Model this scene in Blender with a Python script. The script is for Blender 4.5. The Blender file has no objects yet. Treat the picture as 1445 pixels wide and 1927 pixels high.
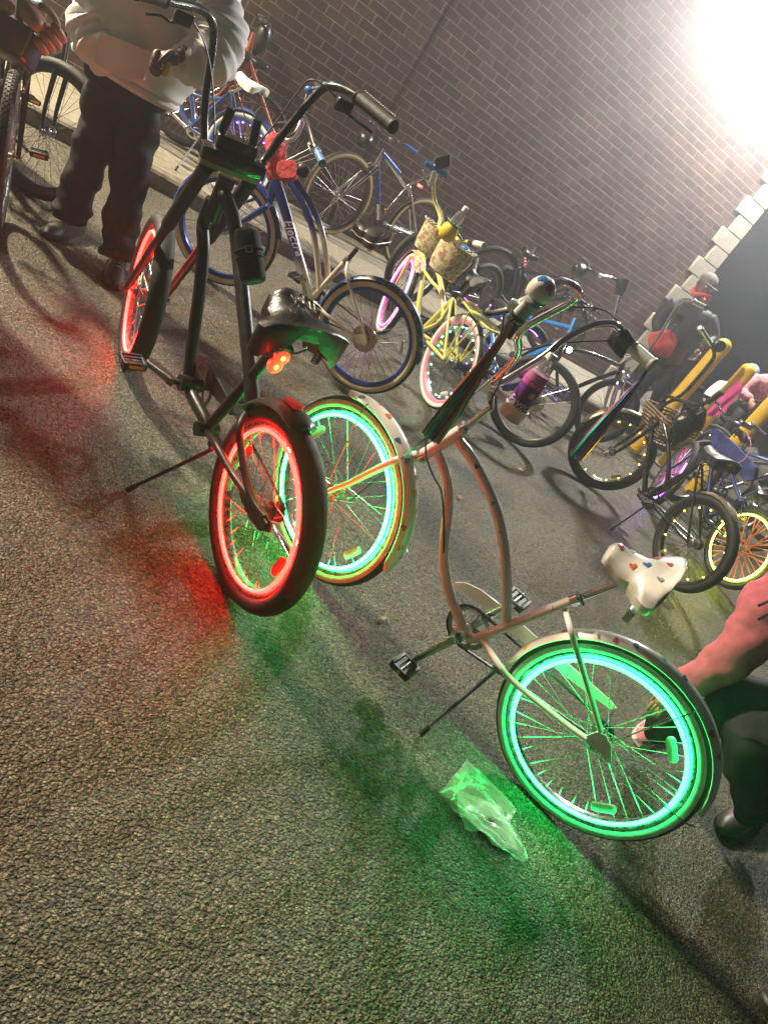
import bpy, math, random
import numpy as np
from mathutils import Vector, Matrix
random.seed(7)
S = bpy.context.scene
COL = S.collection
R = math.radians
pi = math.pi

# ------------------------------------------------------------------ camera
ROLL, PITCH, YAW, F, CH = R(-35.861), R(24.133), R(38.135), 1447.0, 1.47
PPX, PPY = 722.5, 963.5
def cam_axes():
    cy, sy = math.cos(YAW), math.sin(YAW)
    f = np.array([sy*math.cos(PITCH), cy*math.cos(PITCH), -math.sin(PITCH)])
    r0 = np.array([cy, -sy, 0.]); d0 = np.cross(f, r0)
    r = math.cos(ROLL)*r0+math.sin(ROLL)*d0
    d = -math.sin(ROLL)*r0+math.cos(ROLL)*d0
    return r, d, f
CR_, CD_, CF_ = cam_axes()
cam = bpy.data.objects.new('camera', bpy.data.cameras.new('camera'))
COL.objects.link(cam)
m = Matrix.Identity(4)
for i in range(3):
    m[i][0] = CR_[i]; m[i][1] = -CD_[i]; m[i][2] = -CF_[i]
m[2][3] = CH
cam.matrix_world = m
cam.data.sensor_fit = 'VERTICAL'; cam.data.sensor_height = 36; cam.data.lens = 36*F/1927
cam.data.clip_end = 400; cam.data.clip_start = 0.05
S.camera = cam

# ------------------------------------------------------------------ world and lights
W = bpy.data.worlds.new('World'); S.world = W; W.use_nodes = True
W.node_tree.nodes['Background'].inputs[0].default_value = (0.30, 0.36, 0.42, 1)
W.node_tree.nodes['Background'].inputs[1].default_value = 0.035
S.view_settings.view_transform = 'Standard'; S.view_settings.look = 'None'
S.view_settings.exposure = 0.0; S.view_settings.gamma = 1.0
S.cycles.use_denoising = True
S.cycles.max_bounces = 6; S.cycles.transparent_max_bounces = 12
S.cycles.sample_clamp_indirect = 4.0
LAMP_POS = (7.15, 6.95, 4.55); LAMP_W = 2100
LAMP2_POS = (-2.6, 7.2, 4.3); LAMP2_W = 5000
LAMP3_POS = (13.5, 6.5, 4.6); LAMP3_W = 350

# ------------------------------------------------------------------ measuring helpers
def ray(px, py):
    a, b = (px-PPX)/F, (py-PPY)/F
    return CR_*a+CD_*b+CF_
def at(px, py, D):                     # the point seen at (px,py) at horizontal distance D
    d = ray(px, py); t = D/math.hypot(d[0], d[1])
    return Vector((d[0]*t, d[1]*t, CH+d[2]*t))
def onz(px, py, z):                    # the point seen at (px,py) at height z
    d = ray(px, py); t = (z-CH)/d[2]
    return Vector((d[0]*t, d[1]*t, z))
def ony(px, py, y):
    d = ray(px, py); t = y/d[1]
    return Vector((d[0]*t, y, CH+d[2]*t))

# ------------------------------------------------------------------ materials
def mk(name, col, rough=.5, metal=0., emit=None, es=0., coat=0., noise=0., nscale=60., bump=0., bscale=200., alpha=None, trans=0., ior=1.45, sss=0):
    m = bpy.data.materials.new(name); m.use_nodes = True
    nt = m.node_tree; b = nt.nodes['Principled BSDF']
    b.inputs['Base Color'].default_value = (*col, 1)
    b.inputs['Roughness'].default_value = rough
    b.inputs['Metallic'].default_value = metal
    b.inputs['Coat Weight'].default_value = coat
    b.inputs['Transmission Weight'].default_value = trans
    b.inputs['IOR'].default_value = ior
    if alpha is not None: b.inputs['Alpha'].default_value = alpha
    if emit:
        b.inputs['Emission Color'].default_value = (*emit, 1); b.inputs['Emission Strength'].default_value = es
    if noise or bump:
        tc = nt.nodes.new('ShaderNodeTexCoord')
    if noise:
        n = nt.nodes.new('ShaderNodeTexNoise'); n.inputs['Scale'].default_value = nscale; n.inputs['Detail'].default_value = 5
        nt.links.new(tc.outputs['Object'], n.inputs['Vector'])
        mr = nt.nodes.new('ShaderNodeMapRange'); mr.inputs[1].default_value = .3; mr.inputs[2].default_value = .7
        mr.inputs[3].default_value = 1-noise; mr.inputs[4].default_value = 1+noise*.6
        nt.links.new(n.outputs['Fac'], mr.inputs[0])
        vm = nt.nodes.new('ShaderNodeVectorMath'); vm.operation = 'SCALE'; vm.inputs[0].default_value = col
        nt.links.new(mr.outputs[0], vm.inputs['Scale']); nt.links.new(vm.outputs[0], b.inputs['Base Color'])
        mr2 = nt.nodes.new('ShaderNodeMapRange'); mr2.inputs[1].default_value = .3; mr2.inputs[2].default_value = .7
        mr2.inputs[3].default_value = max(0, rough-.08); mr2.inputs[4].default_value = min(1, rough+.1)
        nt.links.new(n.outputs['Fac'], mr2.inputs[0]); nt.links.new(mr2.outputs[0], b.inputs['Roughness'])
    if bump:
        n2 = nt.nodes.new('ShaderNodeTexNoise'); n2.inputs['Scale'].default_value = bscale; n2.inputs['Detail'].default_value = 4
        nt.links.new(tc.outputs['Object'], n2.inputs['Vector'])
        bp = nt.nodes.new('ShaderNodeBump'); bp.inputs['Strength'].default_value = bump; bp.inputs['Distance'].default_value = .01
        nt.links.new(n2.outputs['Fac'], bp.inputs['Height']); nt.links.new(bp.outputs[0], b.inputs['Normal'])
    return m
def led(name, col, s): return mk(name, (.6, .6, .6), .4, emit=col, es=s)

M = {}
M['rubber'] = mk('rubber', (.022, .021, .02), .62, noise=.3, nscale=40, bump=.25, bscale=260)
M['tan'] = mk('tan_sidewall', (.62, .52, .36), .55, noise=.12)
M['gum'] = mk('gum_sidewall', (.42, .30, .13), .55, noise=.15)
M['whitewall'] = mk('whitewall', (.72, .72, .70), .5, noise=.1)
M['black'] = mk('black_paint', (.012, .012, .013), .26, coat=.5, noise=.15, nscale=25)
M['matte'] = mk('matte_black', (.016, .016, .017), .42, noise=.2, nscale=30)
M['plastic'] = mk('black_plastic', (.02, .02, .021), .45, noise=.2)
M['chrome'] = mk('chrome', (.78, .78, .80), .10, 1.0, noise=.08, nscale=20)
M['steel'] = mk('steel', (.50, .50, .50), .3, 1.0, noise=.2)
M['dsteel'] = mk('dark_steel', (.10, .10, .10), .38, .9, noise=.2)
M['white'] = mk('white_paint', (.86, .82, .77), .22, coat=.6, noise=.06, nscale=12)
M['cream'] = mk('cream_plastic', (.70, .64, .52), .38, noise=.08)
M['greygrip'] = mk('grey_grip', (.42, .43, .40), .5, noise=.1)
M['yellow'] = mk('pale_yellow_paint', (.68, .64, .20), .25, coat=.5, noise=.06)
M['blue'] = mk('deep_blue_paint', (.02, .035, .20), .22, coat=.6, noise=.1)
M['bluerim'] = mk('blue_rim', (.02, .05, .30), .3, .5)
M['royal'] = mk('royal_blue_paint', (.03, .13, .42), .25, coat=.5, noise=.1)
M['sky'] = mk('bright_blue_paint', (.02, .20, .62), .28, coat=.5, noise=.1)
M['purple'] = mk('purple_anodised', (.35, .25, .80), .35, .2)
M['pink'] = mk('pink_paint', (.72, .22, .34), .35, noise=.08)
M['leather'] = mk('black_leather', (.018, .017, .016), .33, coat=.2, noise=.25, nscale=18, bump=.15, bscale=120)
M['greyl'] = mk('grey_leather', (.14, .14, .14), .45, noise=.2)
M['cable'] = mk('cable', (.012, .012, .012), .45)
M['spoke'] = mk('spoke', (.62, .62, .60), .25, 1.0)
M['bspoke'] = mk('black_spoke', (.06, .06, .06), .35, .8)
M['ospoke'] = mk('orange_spoke', (.75, .13, .04), .4)
M['ared'] = mk('red_reflector', (.6, .02, .01), .2, coat=.5, emit=(1, .02, .01), es=.25)
M['whiteplastic'] = mk('clear_reflector', (.55, .60, .58), .2, coat=.5)
M['amber'] = mk('amber', (.75, .30, .03), .3)
M['glass'] = mk('clear_glass', (.9, .95, .93), .05, trans=.9, ior=1.2, alpha=.55)
M['led_g'] = led('green_led', (.010, 1, .15), 50)
M['led_r'] = led('red_led', (1, .006, .0045), 60)
M['led_p'] = led('purple_led', (.30, .06, 1), 34)
M['led_m'] = led('magenta_led', (.65, .06, 1), 12)
M['led_y'] = led('yellow_led', (.85, 1, .05), 36)
M['led_w'] = led('white_led', (.85, .85, 1), 25)
M['led_yd'] = led('yellow_dot_led', (1, .7, .06), 14)
M['led_gd'] = led('green_dot_led', (.1, 1, .55), 26)
M['tail_r'] = led('tail_lamp_red', (1, .012, .004), 5)
M['tail_core'] = led('tail_lamp_core', (1, .10, .03), 12)
M['orange_led'] = led('orange_led', (1, .25, .06), 8)
M['head_w'] = led('headlamp_white', (1, .97, .8), 60)
M['red_cloth'] = mk('red_cloth', (.50, .05, .055), .85, noise=.3, nscale=15, bump=.9, bscale=22)
M['hearts'] = [mk('heart_%s' % n, c, .3, coat=.4) for n, c in (('red', (.62, .06, .08)), ('orange', (.75, .16, .06)), ('blue', (.03, .16, .50)), ('teal', (.02, .30, .30)), ('yellow', (.72, .60, .04)), ('pink', (.65, .10, .22)), ('grey', (.25, .24, .21)), ('navy', (.03, .06, .20)))]

# ------------------------------------------------------------------ mesh builder
def V(*a): return Vector(a)
def orth(d):
    d = d.normalized(); a = Vector((0, 0, 1)) if abs(d.z) < .9 else Vector((1, 0, 0))
    u = d.cross(a).normalized(); return u, d.cross(u).normalized()
def smooth(pts, n=6, closed=False):
    pts = [Vector(p) for p in pts]
    if len(pts) < 3: return pts
    out = []; N = len(pts); rng = range(N if closed else N-1)
    for i in rng:
        g = (lambda k: pts[k % N]) if closed else (lambda k: pts[min(max(k, 0), N-1)])
        p0, p1, p2, p3 = g(i-1), g(i), g(i+1), g(i+2)
        for k in range(n):
            t = k/n
            out.append(.5*((2*p1)+(-p0+p2)*t+(2*p0-5*p1+4*p2-p3)*t*t+(-p0+3*p1-3*p2+p3)*t**3))
    if not closed: out.append(pts[-1])
    return out
class MB:
    def __init__(s): s.v = []; s.f = []; s.m = []
    def loft(s, secs, mi=0, closed_u=True, cap=True, closed_v=False):
        b = len(s.v); n = len(secs[0])
        for sec in secs: s.v += [Vector(p) for p in sec]
        K = len(secs)
        for i in range(K if closed_v else K-1):
            j = (i+1) % K
            for k in range(n if closed_u else n-1):
                l = (k+1) % n
                s.f.append((b+i*n+k, b+i*n+l, b+j*n+l, b+j*n+k)); s.m.append(mi(k) if callable(mi) else mi)
        if cap and closed_u and not closed_v:
            m0 = mi(0) if callable(mi) else mi
            s.f.append(tuple(b+k for k in reversed(range(n)))); s.m.append(m0)
            s.f.append(tuple(b+(K-1)*n+k for k in range(n))); s.m.append(m0)
    def tube(s, pts, r, seg=8, mi=0, closed=False, cap=True, flat=None):
        pts = [Vector(p) for p in pts]; N = len(pts)
        rs = r if isinstance(r, (list, tuple)) else [r]*N
        if len(rs) != N:
            rk = np.array([q if isinstance(q, tuple) else (q, q) for q in rs]); xs = np.linspace(0, len(rs)-1, N)
            rs = [(float(np.interp(x, range(len(rk)), rk[:, 0])), float(np.interp(x, range(len(rk)), rk[:, 1]))) for x in xs]
        secs = []; u = None
        for i, p in enumerate(pts):
            if closed: d = pts[(i+1) % N]-pts[i-1]
            else: d = pts[min(i+1, N-1)]-pts[max(i-1, 0)]
            if d.length < 1e-9: d = Vector((0, 0, 1))
            d.normalize()
            if u is None: u = orth(d)[0] if flat is None else (Vector(flat)-d*Vector(flat).dot(d)).normalized()
            else: u = (u-d*u.dot(d)); u = u.normalized() if u.length > 1e-6 else orth(d)[0]
            v = d.cross(u); rr = rs[i]
            ra, rb = rr if isinstance(rr, tuple) else (rr, rr)
            secs.append([p+u*(ra*math.cos(2*pi*k/seg))+v*(rb*math.sin(2*pi*k/seg)) for k in range(seg)])
        s.loft(secs, mi, True, cap, closed)
    def cyl(s, a, b, r, seg=16, mi=0, r2=None): s.tube([a, b], [r, r if r2 is None else r2], seg, mi)
    def lathe(s, a, d, prof, seg=20, mi=0):       # prof: (t along d, radius)
        a = Vector(a); d = Vector(d).normalized(); u, v = orth(d)
        s.loft([[a+d*t+(u*math.cos(2*pi*k/seg)+v*math.sin(2*pi*k/seg))*max(r, 1e-4) for k in range(seg)] for t, r in prof], mi)
    def box(s, c, x, y, z, mi=0):                 # half-axis vectors
        c, x, y, z = Vector(c), Vector(x), Vector(y), Vector(z); b = len(s.v)
        for i in (-1, 1):
            for j in (-1, 1):
                for k in (-1, 1): s.v.append(c+x*i+y*j+z*k)
        for q in ((0, 1, 3, 2), (4, 6, 7, 5), (0, 4, 5, 1), (2, 3, 7, 6), (0, 2, 6, 4), (1, 5, 7, 3)):
            s.f.append(tuple(b+i for i in q)); s.m.append(mi)
    def rbox(s, c, x, y, z, mi=0, bev=.2, seg=4):  # rounded in the x-y outline
        c, x, y, z = Vector(c), Vector(x), Vector(y), Vector(z)
        out = []
        for q, (sx, sy) in enumerate(((1, 1), (-1, 1), (-1, -1), (1, -1))):
            for k in range(seg+1):
                a = pi/2*(q+k/seg); e = bev*min(x.length, y.length)
                out.append(x*(sx*(1-e/x.length))+y*(sy*(1-e/y.length))+x.normalized()*e*math.cos(a)+y.normalized()*e*math.sin(a))
        s.loft([[c+p*.94-z for p in out], [c+p-z*.85 for p in out], [c+p+z*.85 for p in out], [c+p*.94+z for p in out]], mi)
    def ell(s, c, x, y, z, mi=0, n=14, m=9):
        c, x, y, z = Vector(c), Vector(x), Vector(y), Vector(z)
        s.loft([[c+z*(-math.cos(pi*max(.02, min(.98, i/m))))+(x*math.cos(2*pi*k/n)+y*math.sin(2*pi*k/n))*math.sin(pi*max(.02, min(.98, i/m))) for k in range(n)] for i in range(m+1)], mi)
    def plate(s, poly, nrm, th, mi=0):
        nrm = Vector(nrm).normalized()*th/2
        s.loft([[Vector(p)-nrm for p in poly], [Vector(p)+nrm for p in poly]], mi)
    def poly(s, pts, mi=0):
        b = len(s.v); s.v += [Vector(p) for p in pts]; s.f.append(tuple(range(b, b+len(pts)))); s.m.append(mi)
    def build(s, name, mats, parent=None, smooth_=True, angle=40):
        me = bpy.data.meshes.new(name)
        inv = parent_inv(parent)
        me.from_pydata([tuple(inv @ p) for p in s.v], [], s.f)
        if not isinstance(mats, (list, tuple)): mats = [mats]
        for x in mats: me.materials.append(x)
        me.polygons.foreach_set('material_index', s.m)
        me.validate(); me.update()
        import bmesh
        bm = bmesh.new(); bm.from_mesh(me); bmesh.ops.recalc_face_normals(bm, faces=bm.faces); bm.to_mesh(me); bm.free()
        if smooth_:
            me.polygons.foreach_set('use_smooth', [True]*len(me.polygons))
            me.set_sharp_from_angle(angle=R(angle))
        o = bpy.data.objects.new(name, me); COL.objects.link(o)
        if parent: o.parent = parent
        return o
def world_m(o):
    mm = o.matrix_basis.copy(); p = o.parent
    while p: mm = p.matrix_basis @ mm; p = p.parent
    return mm
def parent_inv(p):
    return world_m(p).inverted() if p else Matrix.Identity(4)
def tag(o, label=None, cat=None, group=None, kind=None):
    if label: o['label'] = label
    if cat: o['category'] = cat
    if group: o['group'] = group
    if kind: o['kind'] = kind
    return o
def empty(name, loc, label, cat, group=None, rz=0):
    o = bpy.data.objects.new(name, None); COL.objects.link(o); o.empty_display_size = .1
    o.location = loc; o.rotation_euler = (0, 0, rz)
    return tag(o, label, cat, group)
def text(name, body, origin, xdir, ydir, size, mat, parent, ext=.001, shear=0):
    cu = bpy.data.curves.new(name, 'FONT'); cu.body = body; cu.size = size; cu.extrude = ext; cu.shear = shear
    to = bpy.data.objects.new(name+'_tmp', cu); COL.objects.link(to)
    dg = bpy.context.evaluated_depsgraph_get(); dg.update()
    me = bpy.data.meshes.new_from_object(to.evaluated_get(dg))
    bpy.data.objects.remove(to)
    x = Vector(xdir).normalized(); z = x.cross(Vector(ydir)).normalized(); y = z.cross(x)
    mm = Matrix.Identity(4)
    for i in range(3): mm[i][0] = x[i]; mm[i][1] = y[i]; mm[i][2] = z[i]; mm[i][3] = origin[i]
    me.transform(parent_inv(parent) @ mm); me.materials.clear(); me.materials.append(mat)
    o = bpy.data.objects.new(name, me); COL.objects.link(o); o.parent = parent
    return o

# ------------------------------------------------------------------ setting materials
def asphalt():
    m = bpy.data.materials.new('asphalt'); m.use_nodes = True; nt = m.node_tree; b = nt.nodes['Principled BSDF']; L = nt.links.new
    tc = nt.nodes.new('ShaderNodeTexCoord'); co = tc.outputs['Object']
    def N(t, **k):
        n = nt.nodes.new(t)
        for a, c in k.items(): n.inputs[a].default_value = c
        return n
    w = N('ShaderNodeTexNoise', Scale=70., Detail=3.); L(co, w.inputs['Vector'])
    wm = nt.nodes.new('ShaderNodeVectorMath'); wm.operation = 'MULTIPLY_ADD'; wm.inputs[1].default_value = (.012, .012, .012)
    L(w.outputs['Color'], wm.inputs[0]); L(co, wm.inputs[2])
    v = N('ShaderNodeTexVoronoi', Scale=128.); L(wm.outputs[0], v.inputs['Vector'])
    v2 = N('ShaderNodeTexVoronoi', Scale=300.); L(co, v2.inputs['Vector'])
    n1 = N('ShaderNodeTexNoise', Scale=1.1, Detail=5., Roughness=.6); L(co, n1.inputs['Vector'])
    n2 = N('ShaderNodeTexNoise', Scale=38., Detail=6., Roughness=.65); L(co, n2.inputs['Vector'])
    # stone tone per cell
    sp = nt.nodes.new('ShaderNodeSeparateColor'); L(v.outputs['Color'], sp.inputs[0])
    rp = nt.nodes.new('ShaderNodeValToRGB'); cr = rp.color_ramp
    cr.elements[0].color = (.065, .060, .040, 1); cr.elements[1].color = (.42, .37, .245, 1); cr.elements[1].position = 1
    for p_, c_ in ((.25, (.125, .112, .074, 1)), (.6, (.20, .178, .118, 1)), (.9, (.27, .24, .16, 1))):
        e = cr.elements.new(p_); e.color = c_
    L(sp.outputs[0], rp.inputs[0])
    mr = N('ShaderNodeMapRange'); mr.inputs[1].default_value = .3; mr.inputs[2].default_value = .7; mr.inputs[3].default_value = .72; mr.inputs[4].default_value = 1.15
    L(n1.outputs['Fac'], mr.inputs[0])
    mr2 = N('ShaderNodeMapRange'); mr2.inputs[1].default_value = .3; mr2.inputs[2].default_value = .7; mr2.inputs[3].default_value = .6; mr2.inputs[4].default_value = 1.3
    L(n2.outputs['Fac'], mr2.inputs[0])
    mu = nt.nodes.new('ShaderNodeMath'); mu.operation = 'MULTIPLY'; L(mr.outputs[0], mu.inputs[0]); L(mr2.outputs[0], mu.inputs[1])
    n5 = N('ShaderNodeTexNoise', Scale=3.2, Detail=4., Roughness=.55); L(co, n5.inputs['Vector'])
    mr5 = N('ShaderNodeMapRange'); mr5.inputs[1].default_value = .60; mr5.inputs[2].default_value = .74; mr5.inputs[3].default_value = 1; mr5.inputs[4].default_value = .42; L(n5.outputs['Fac'], mr5.inputs[0])
    mu5 = nt.nodes.new('ShaderNodeMath'); mu5.operation = 'MULTIPLY'; L(mu.outputs[0], mu5.inputs[0]); L(mr5.outputs[0], mu5.inputs[1]); mu = mu5
    # dark bitumen between the stones
    gap = N('ShaderNodeMapRange'); gap.inputs[1].default_value = .25; gap.inputs[2].default_value = .8; gap.inputs[3].default_value = 1; gap.inputs[4].default_value = .22
    L(v.outputs['Distance'], gap.inputs[0])
    mu2 = nt.nodes.new('ShaderNodeMath'); mu2.operation = 'MULTIPLY'; L(mu.outputs[0], mu2.inputs[0]); L(gap.outputs[0], mu2.inputs[1])
    vm = nt.nodes.new('ShaderNodeVectorMath'); vm.operation = 'SCALE'; L(rp.outputs[0], vm.inputs[0]); L(mu2.outputs[0], vm.inputs['Scale'])
    L(vm.outputs[0], b.inputs['Base Color'])
    rr = N('ShaderNodeMapRange'); rr.inputs[3].default_value = .22; rr.inputs[4].default_value = .75; L(sp.outputs[1], rr.inputs[0]); L(rr.outputs[0], b.inputs['Roughness'])
    # relief
    a1 = nt.nodes.new('ShaderNodeMath'); a1.operation = 'MULTIPLY_ADD'; a1.inputs[1].default_value = -1.0; L(v.outputs['Distance'], a1.inputs[0]); L(n2.outputs['Fac'], a1.inputs[2])
    a2 = nt.nodes.new('ShaderNodeMath'); a2.operation = 'MULTIPLY_ADD'; a2.inputs[1].default_value = -.3; L(v2.outputs['Distance'], a2.inputs[0]); L(a1.outputs[0], a2.inputs[2])
    a3 = nt.nodes.new('ShaderNodeMath'); a3.operation = 'MULTIPLY_ADD'; a3.inputs[1].default_value = .5; L(sp.outputs[2], a3.inputs[0]); L(a2.outputs[0], a3.inputs[2])
    bp = nt.nodes.new('ShaderNodeBump'); bp.inputs['Strength'].default_value = 1.0; bp.inputs['Distance'].default_value = .0060
    L(a3.outputs[0], bp.inputs['Height']); L(bp.outputs[0], b.inputs['Normal'])
    return m
def bricks():
    m = bpy.data.materials.new('brown_brick'); m.use_nodes = True; nt = m.node_tree; b = nt.nodes['Principled BSDF']; L = nt.links.new
    tc = nt.nodes.new('ShaderNodeTexCoord'); sx = nt.nodes.new('ShaderNodeSeparateXYZ'); L(tc.outputs['Object'], sx.inputs[0])
    ad = nt.nodes.new('ShaderNodeMath'); ad.operation = 'ADD'; L(sx.outputs[0], ad.inputs[0]); L(sx.outputs[1], ad.inputs[1])
    wn = nt.nodes.new('ShaderNodeTexNoise'); wn.inputs['Scale'].default_value = 9; L(tc.outputs['Object'], wn.inputs['Vector'])
    cx = nt.nodes.new('ShaderNodeCombineXYZ'); L(ad.outputs[0], cx.inputs[0]); L(sx.outputs[2], cx.inputs[1])
    vm = nt.nodes.new('ShaderNodeVectorMath'); vm.operation = 'MULTIPLY_ADD'; vm.inputs[1].default_value = (.006, .006, 0); L(wn.outputs['Color'], vm.inputs[0]); L(cx.outputs[0], vm.inputs[2])
    bt = nt.nodes.new('ShaderNodeTexBrick'); bt.offset = .5; bt.squash = 1
    for k, v_ in (('Scale', 1.), ('Brick Width', .2032), ('Row Height', .0833), ('Mortar Size', .0042), ('Mortar Smooth', .3), ('Bias', 0.)): bt.inputs[k].default_value = v_
    bt.inputs['Color1'].default_value = (.046, .023, .017, 1); bt.inputs['Color2'].default_value = (.078, .042, .030, 1); bt.inputs['Mortar'].default_value = (.20, .165, .13, 1)
    L(vm.outputs[0], bt.inputs['Vector'])
    # mortar that is missing or dirty in places
    n3 = nt.nodes.new('ShaderNodeTexNoise'); n3.inputs['Scale'].default_value = 5.5; n3.inputs['Detail'].default_value = 3; L(tc.outputs['Object'], n3.inputs['Vector'])
    n4 = nt.nodes.new('ShaderNodeTexNoise'); n4.inputs['Scale'].default_value = 60; n4.inputs['Detail'].default_value = 5; L(tc.outputs['Object'], n4.inputs['Vector'])
    mr = nt.nodes.new('ShaderNodeMapRange'); mr.inputs[1].default_value = .36; mr.inputs[2].default_value = .6; mr.inputs[3].default_value = .75; mr.inputs[4].default_value = 0; L(n3.outputs['Fac'], mr.inputs[0])
    mu = nt.nodes.new('ShaderNodeMath'); mu.operation = 'MULTIPLY'; L(mr.outputs[0], mu.inputs[0]); L(bt.outputs['Fac'], mu.inputs[1])
    mx = nt.nodes.new('ShaderNodeMixRGB'); mx.inputs[2].default_value = (.060, .037, .028, 1); L(mu.outputs[0], mx.inputs[0]); L(bt.outputs['Color'], mx.inputs[1])
    m4 = nt.nodes.new('ShaderNodeMapRange'); m4.inputs[1].default_value = .3; m4.inputs[2].default_value = .7; m4.inputs[3].default_value = .75; m4.inputs[4].default_value = 1.2; L(n4.outputs['Fac'], m4.inputs[0])
    sc = nt.nodes.new('ShaderNodeVectorMath'); sc.operation = 'SCALE'; L(mx.outputs[0], sc.inputs[0]); n6 = nt.nodes.new('ShaderNodeTexNoise'); n6.inputs['Scale'].default_value = 1.3; n6.inputs['Detail'].default_value = 6; L(tc.outputs['Object'], n6.inputs['Vector'])
    m6 = nt.nodes.new('ShaderNodeMapRange'); m6.inputs[1].default_value = .3; m6.inputs[2].default_value = .7; m6.inputs[3].default_value = .65; m6.inputs[4].default_value = 1.3; L(n6.outputs['Fac'], m6.inputs[0])
    m7 = nt.nodes.new('ShaderNodeMath'); m7.operation = 'MULTIPLY'; L(m4.outputs[0], m7.inputs[0]); L(m6.outputs[0], m7.inputs[1]); L(m7.outputs[0], sc.inputs['Scale'])
    L(sc.outputs[0], b.inputs['Base Color']); b.inputs['Roughness'].default_value = .62
    bp = nt.nodes.new('ShaderNodeBump'); bp.inputs['Strength'].default_value = .5; bp.inputs['Distance'].default_value = .004; bp.invert = True
    a = nt.nodes.new('ShaderNodeMath'); a.operation = 'MULTIPLY_ADD'; a.inputs[1].default_value = .4; L(n4.outputs['Fac'], a.inputs[0]); L(bt.outputs['Fac'], a.inputs[2])
    L(a.outputs[0], bp.inputs['Height']); L(bp.outputs[0], b.inputs['Normal'])
    return m
def spotted(name, base, spots, scale, th=.32, rough=.5):
    m = mk(name, base, rough); nt = m.node_tree; L = nt.links.new; tc = nt.nodes.new('ShaderNodeTexCoord'); prev = None; b = nt.nodes['Principled BSDF']
    for i, c in enumerate(spots):
        mp = nt.nodes.new('ShaderNodeMapping'); mp.inputs['Location'].default_value = (i*3.1, i*1.7, i*5.3); L(tc.outputs['Object'], mp.inputs[0])
        n = nt.nodes.new('ShaderNodeTexNoise'); n.inputs['Scale'].default_value = scale*(1+.2*i); n.inputs['Detail'].default_value = 2; L(mp.outputs[0], n.inputs['Vector'])
        r = nt.nodes.new('ShaderNodeMapRange'); r.inputs[1].default_value = 1-th-.08; r.inputs[2].default_value = 1-th-.05; L(n.outputs['Fac'], r.inputs[0])
        x = nt.nodes.new('ShaderNodeMixRGB'); x.inputs[2].default_value = (*c, 1); L(r.outputs[0], x.inputs[0])
        if prev: L(prev, x.inputs[1])
        else: x.inputs[1].default_value = (*base, 1)
        prev = x.outputs[0]
    L(prev, b.inputs['Base Color']); return m
M['asphalt'] = asphalt(); M['brick'] = bricks()
M['concrete'] = mk('pavement_concrete', (.27, .24, .18), .8, noise=.35, nscale=26, bump=.7, bscale=170)
M['kerbm'] = mk('kerb_concrete', (.17, .15, .115), .85, noise=.4, nscale=18, bump=.6, bscale=60)
M['quoin'] = mk('cast_stone', (.32, .29, .22), .7, noise=.15, nscale=20, bump=.2, bscale=90)
M['dark'] = mk('dark_joint', (.02, .017, .016), .8)

# ------------------------------------------------------------------ setting
WY, KY, SZ = 7.66, 6.12, .12
def struct(mb, name, mat, sm=False):
    o = mb.build(name, mat, None, sm); o['kind'] = 'structure'; return o
g = MB(); g.poly([(-60, -40, 0), (90, -40, 0), (90, 110, 0), (-60, 110, 0)]); struct(g, 'asphalt_road', M['asphalt'])
g = MB()
x = -8.0
while x < 8.4:
    w_ = 1.52
    g.box((x+w_/2, (KY+.155+7.26)/2, SZ/2), (w_/2-.005, 0, 0), (0, (7.26-KY-.155)/2-.004, 0), (0, 0, SZ/2))
    g.box((x+w_/2, (7.26+WY)/2, SZ/2+.0015), (w_/2-.005, 0, 0), (0, (WY-7.26)/2-.004, 0), (0, 0, SZ/2))
    x += w_
struct(g, 'pavement', M['concrete'])
g = MB()
x = -8.0
rr = random.Random(3)
while x < 8.7:
    n = 24; top = []
    secs = []
    for i in range(n+1):
        xx = x+2.4*i/n*.998; j = rr.uniform(-.004, .004); k = rr.uniform(-.003, .003)
        secs.append([(xx, KY+j, -.05), (xx, KY+j, SZ-.018+k), (xx, KY+.016+j+rr.uniform(-.004, .006), SZ+k), (xx, KY+.15, SZ), (xx, KY+.15, -.05)])
    g.loft(secs); x += 2.4
struct(g, 'kerb', M['kerbm'])

wall = tag(empty('brick_wall', (8.05, WY, 0), 'long dark brown brick wall of a building with pale corner stones behind the bikes', 'brick wall'))
g = MB(); g.box((-.97, WY+3, 3.6), (8.97, 0, 0), (0, 3, 0), (0, 0, 3.6)); g.build('brickwork', M['brick'], wall, False)
g = MB(); g.box((3.222, WY-.002, 3.4), (.003, 0, 0), (0, .0025, 0), (0, 0, 3.3)); g.build('expansion_joint', M['dark'], wall, False)
for i in range(30):
    z0 = .14+i*.2085; wd = .39 if i % 2 == 0 else .29
    g = MB(); c = V(8.06-wd/2, WY+.12, z0+.104)
    g.rbox(c, (wd/2, 0, 0), (0, 0, .102), (0, .15, 0), bev=.12); g.build('corner_stone', M['quoin'], wall)

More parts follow.
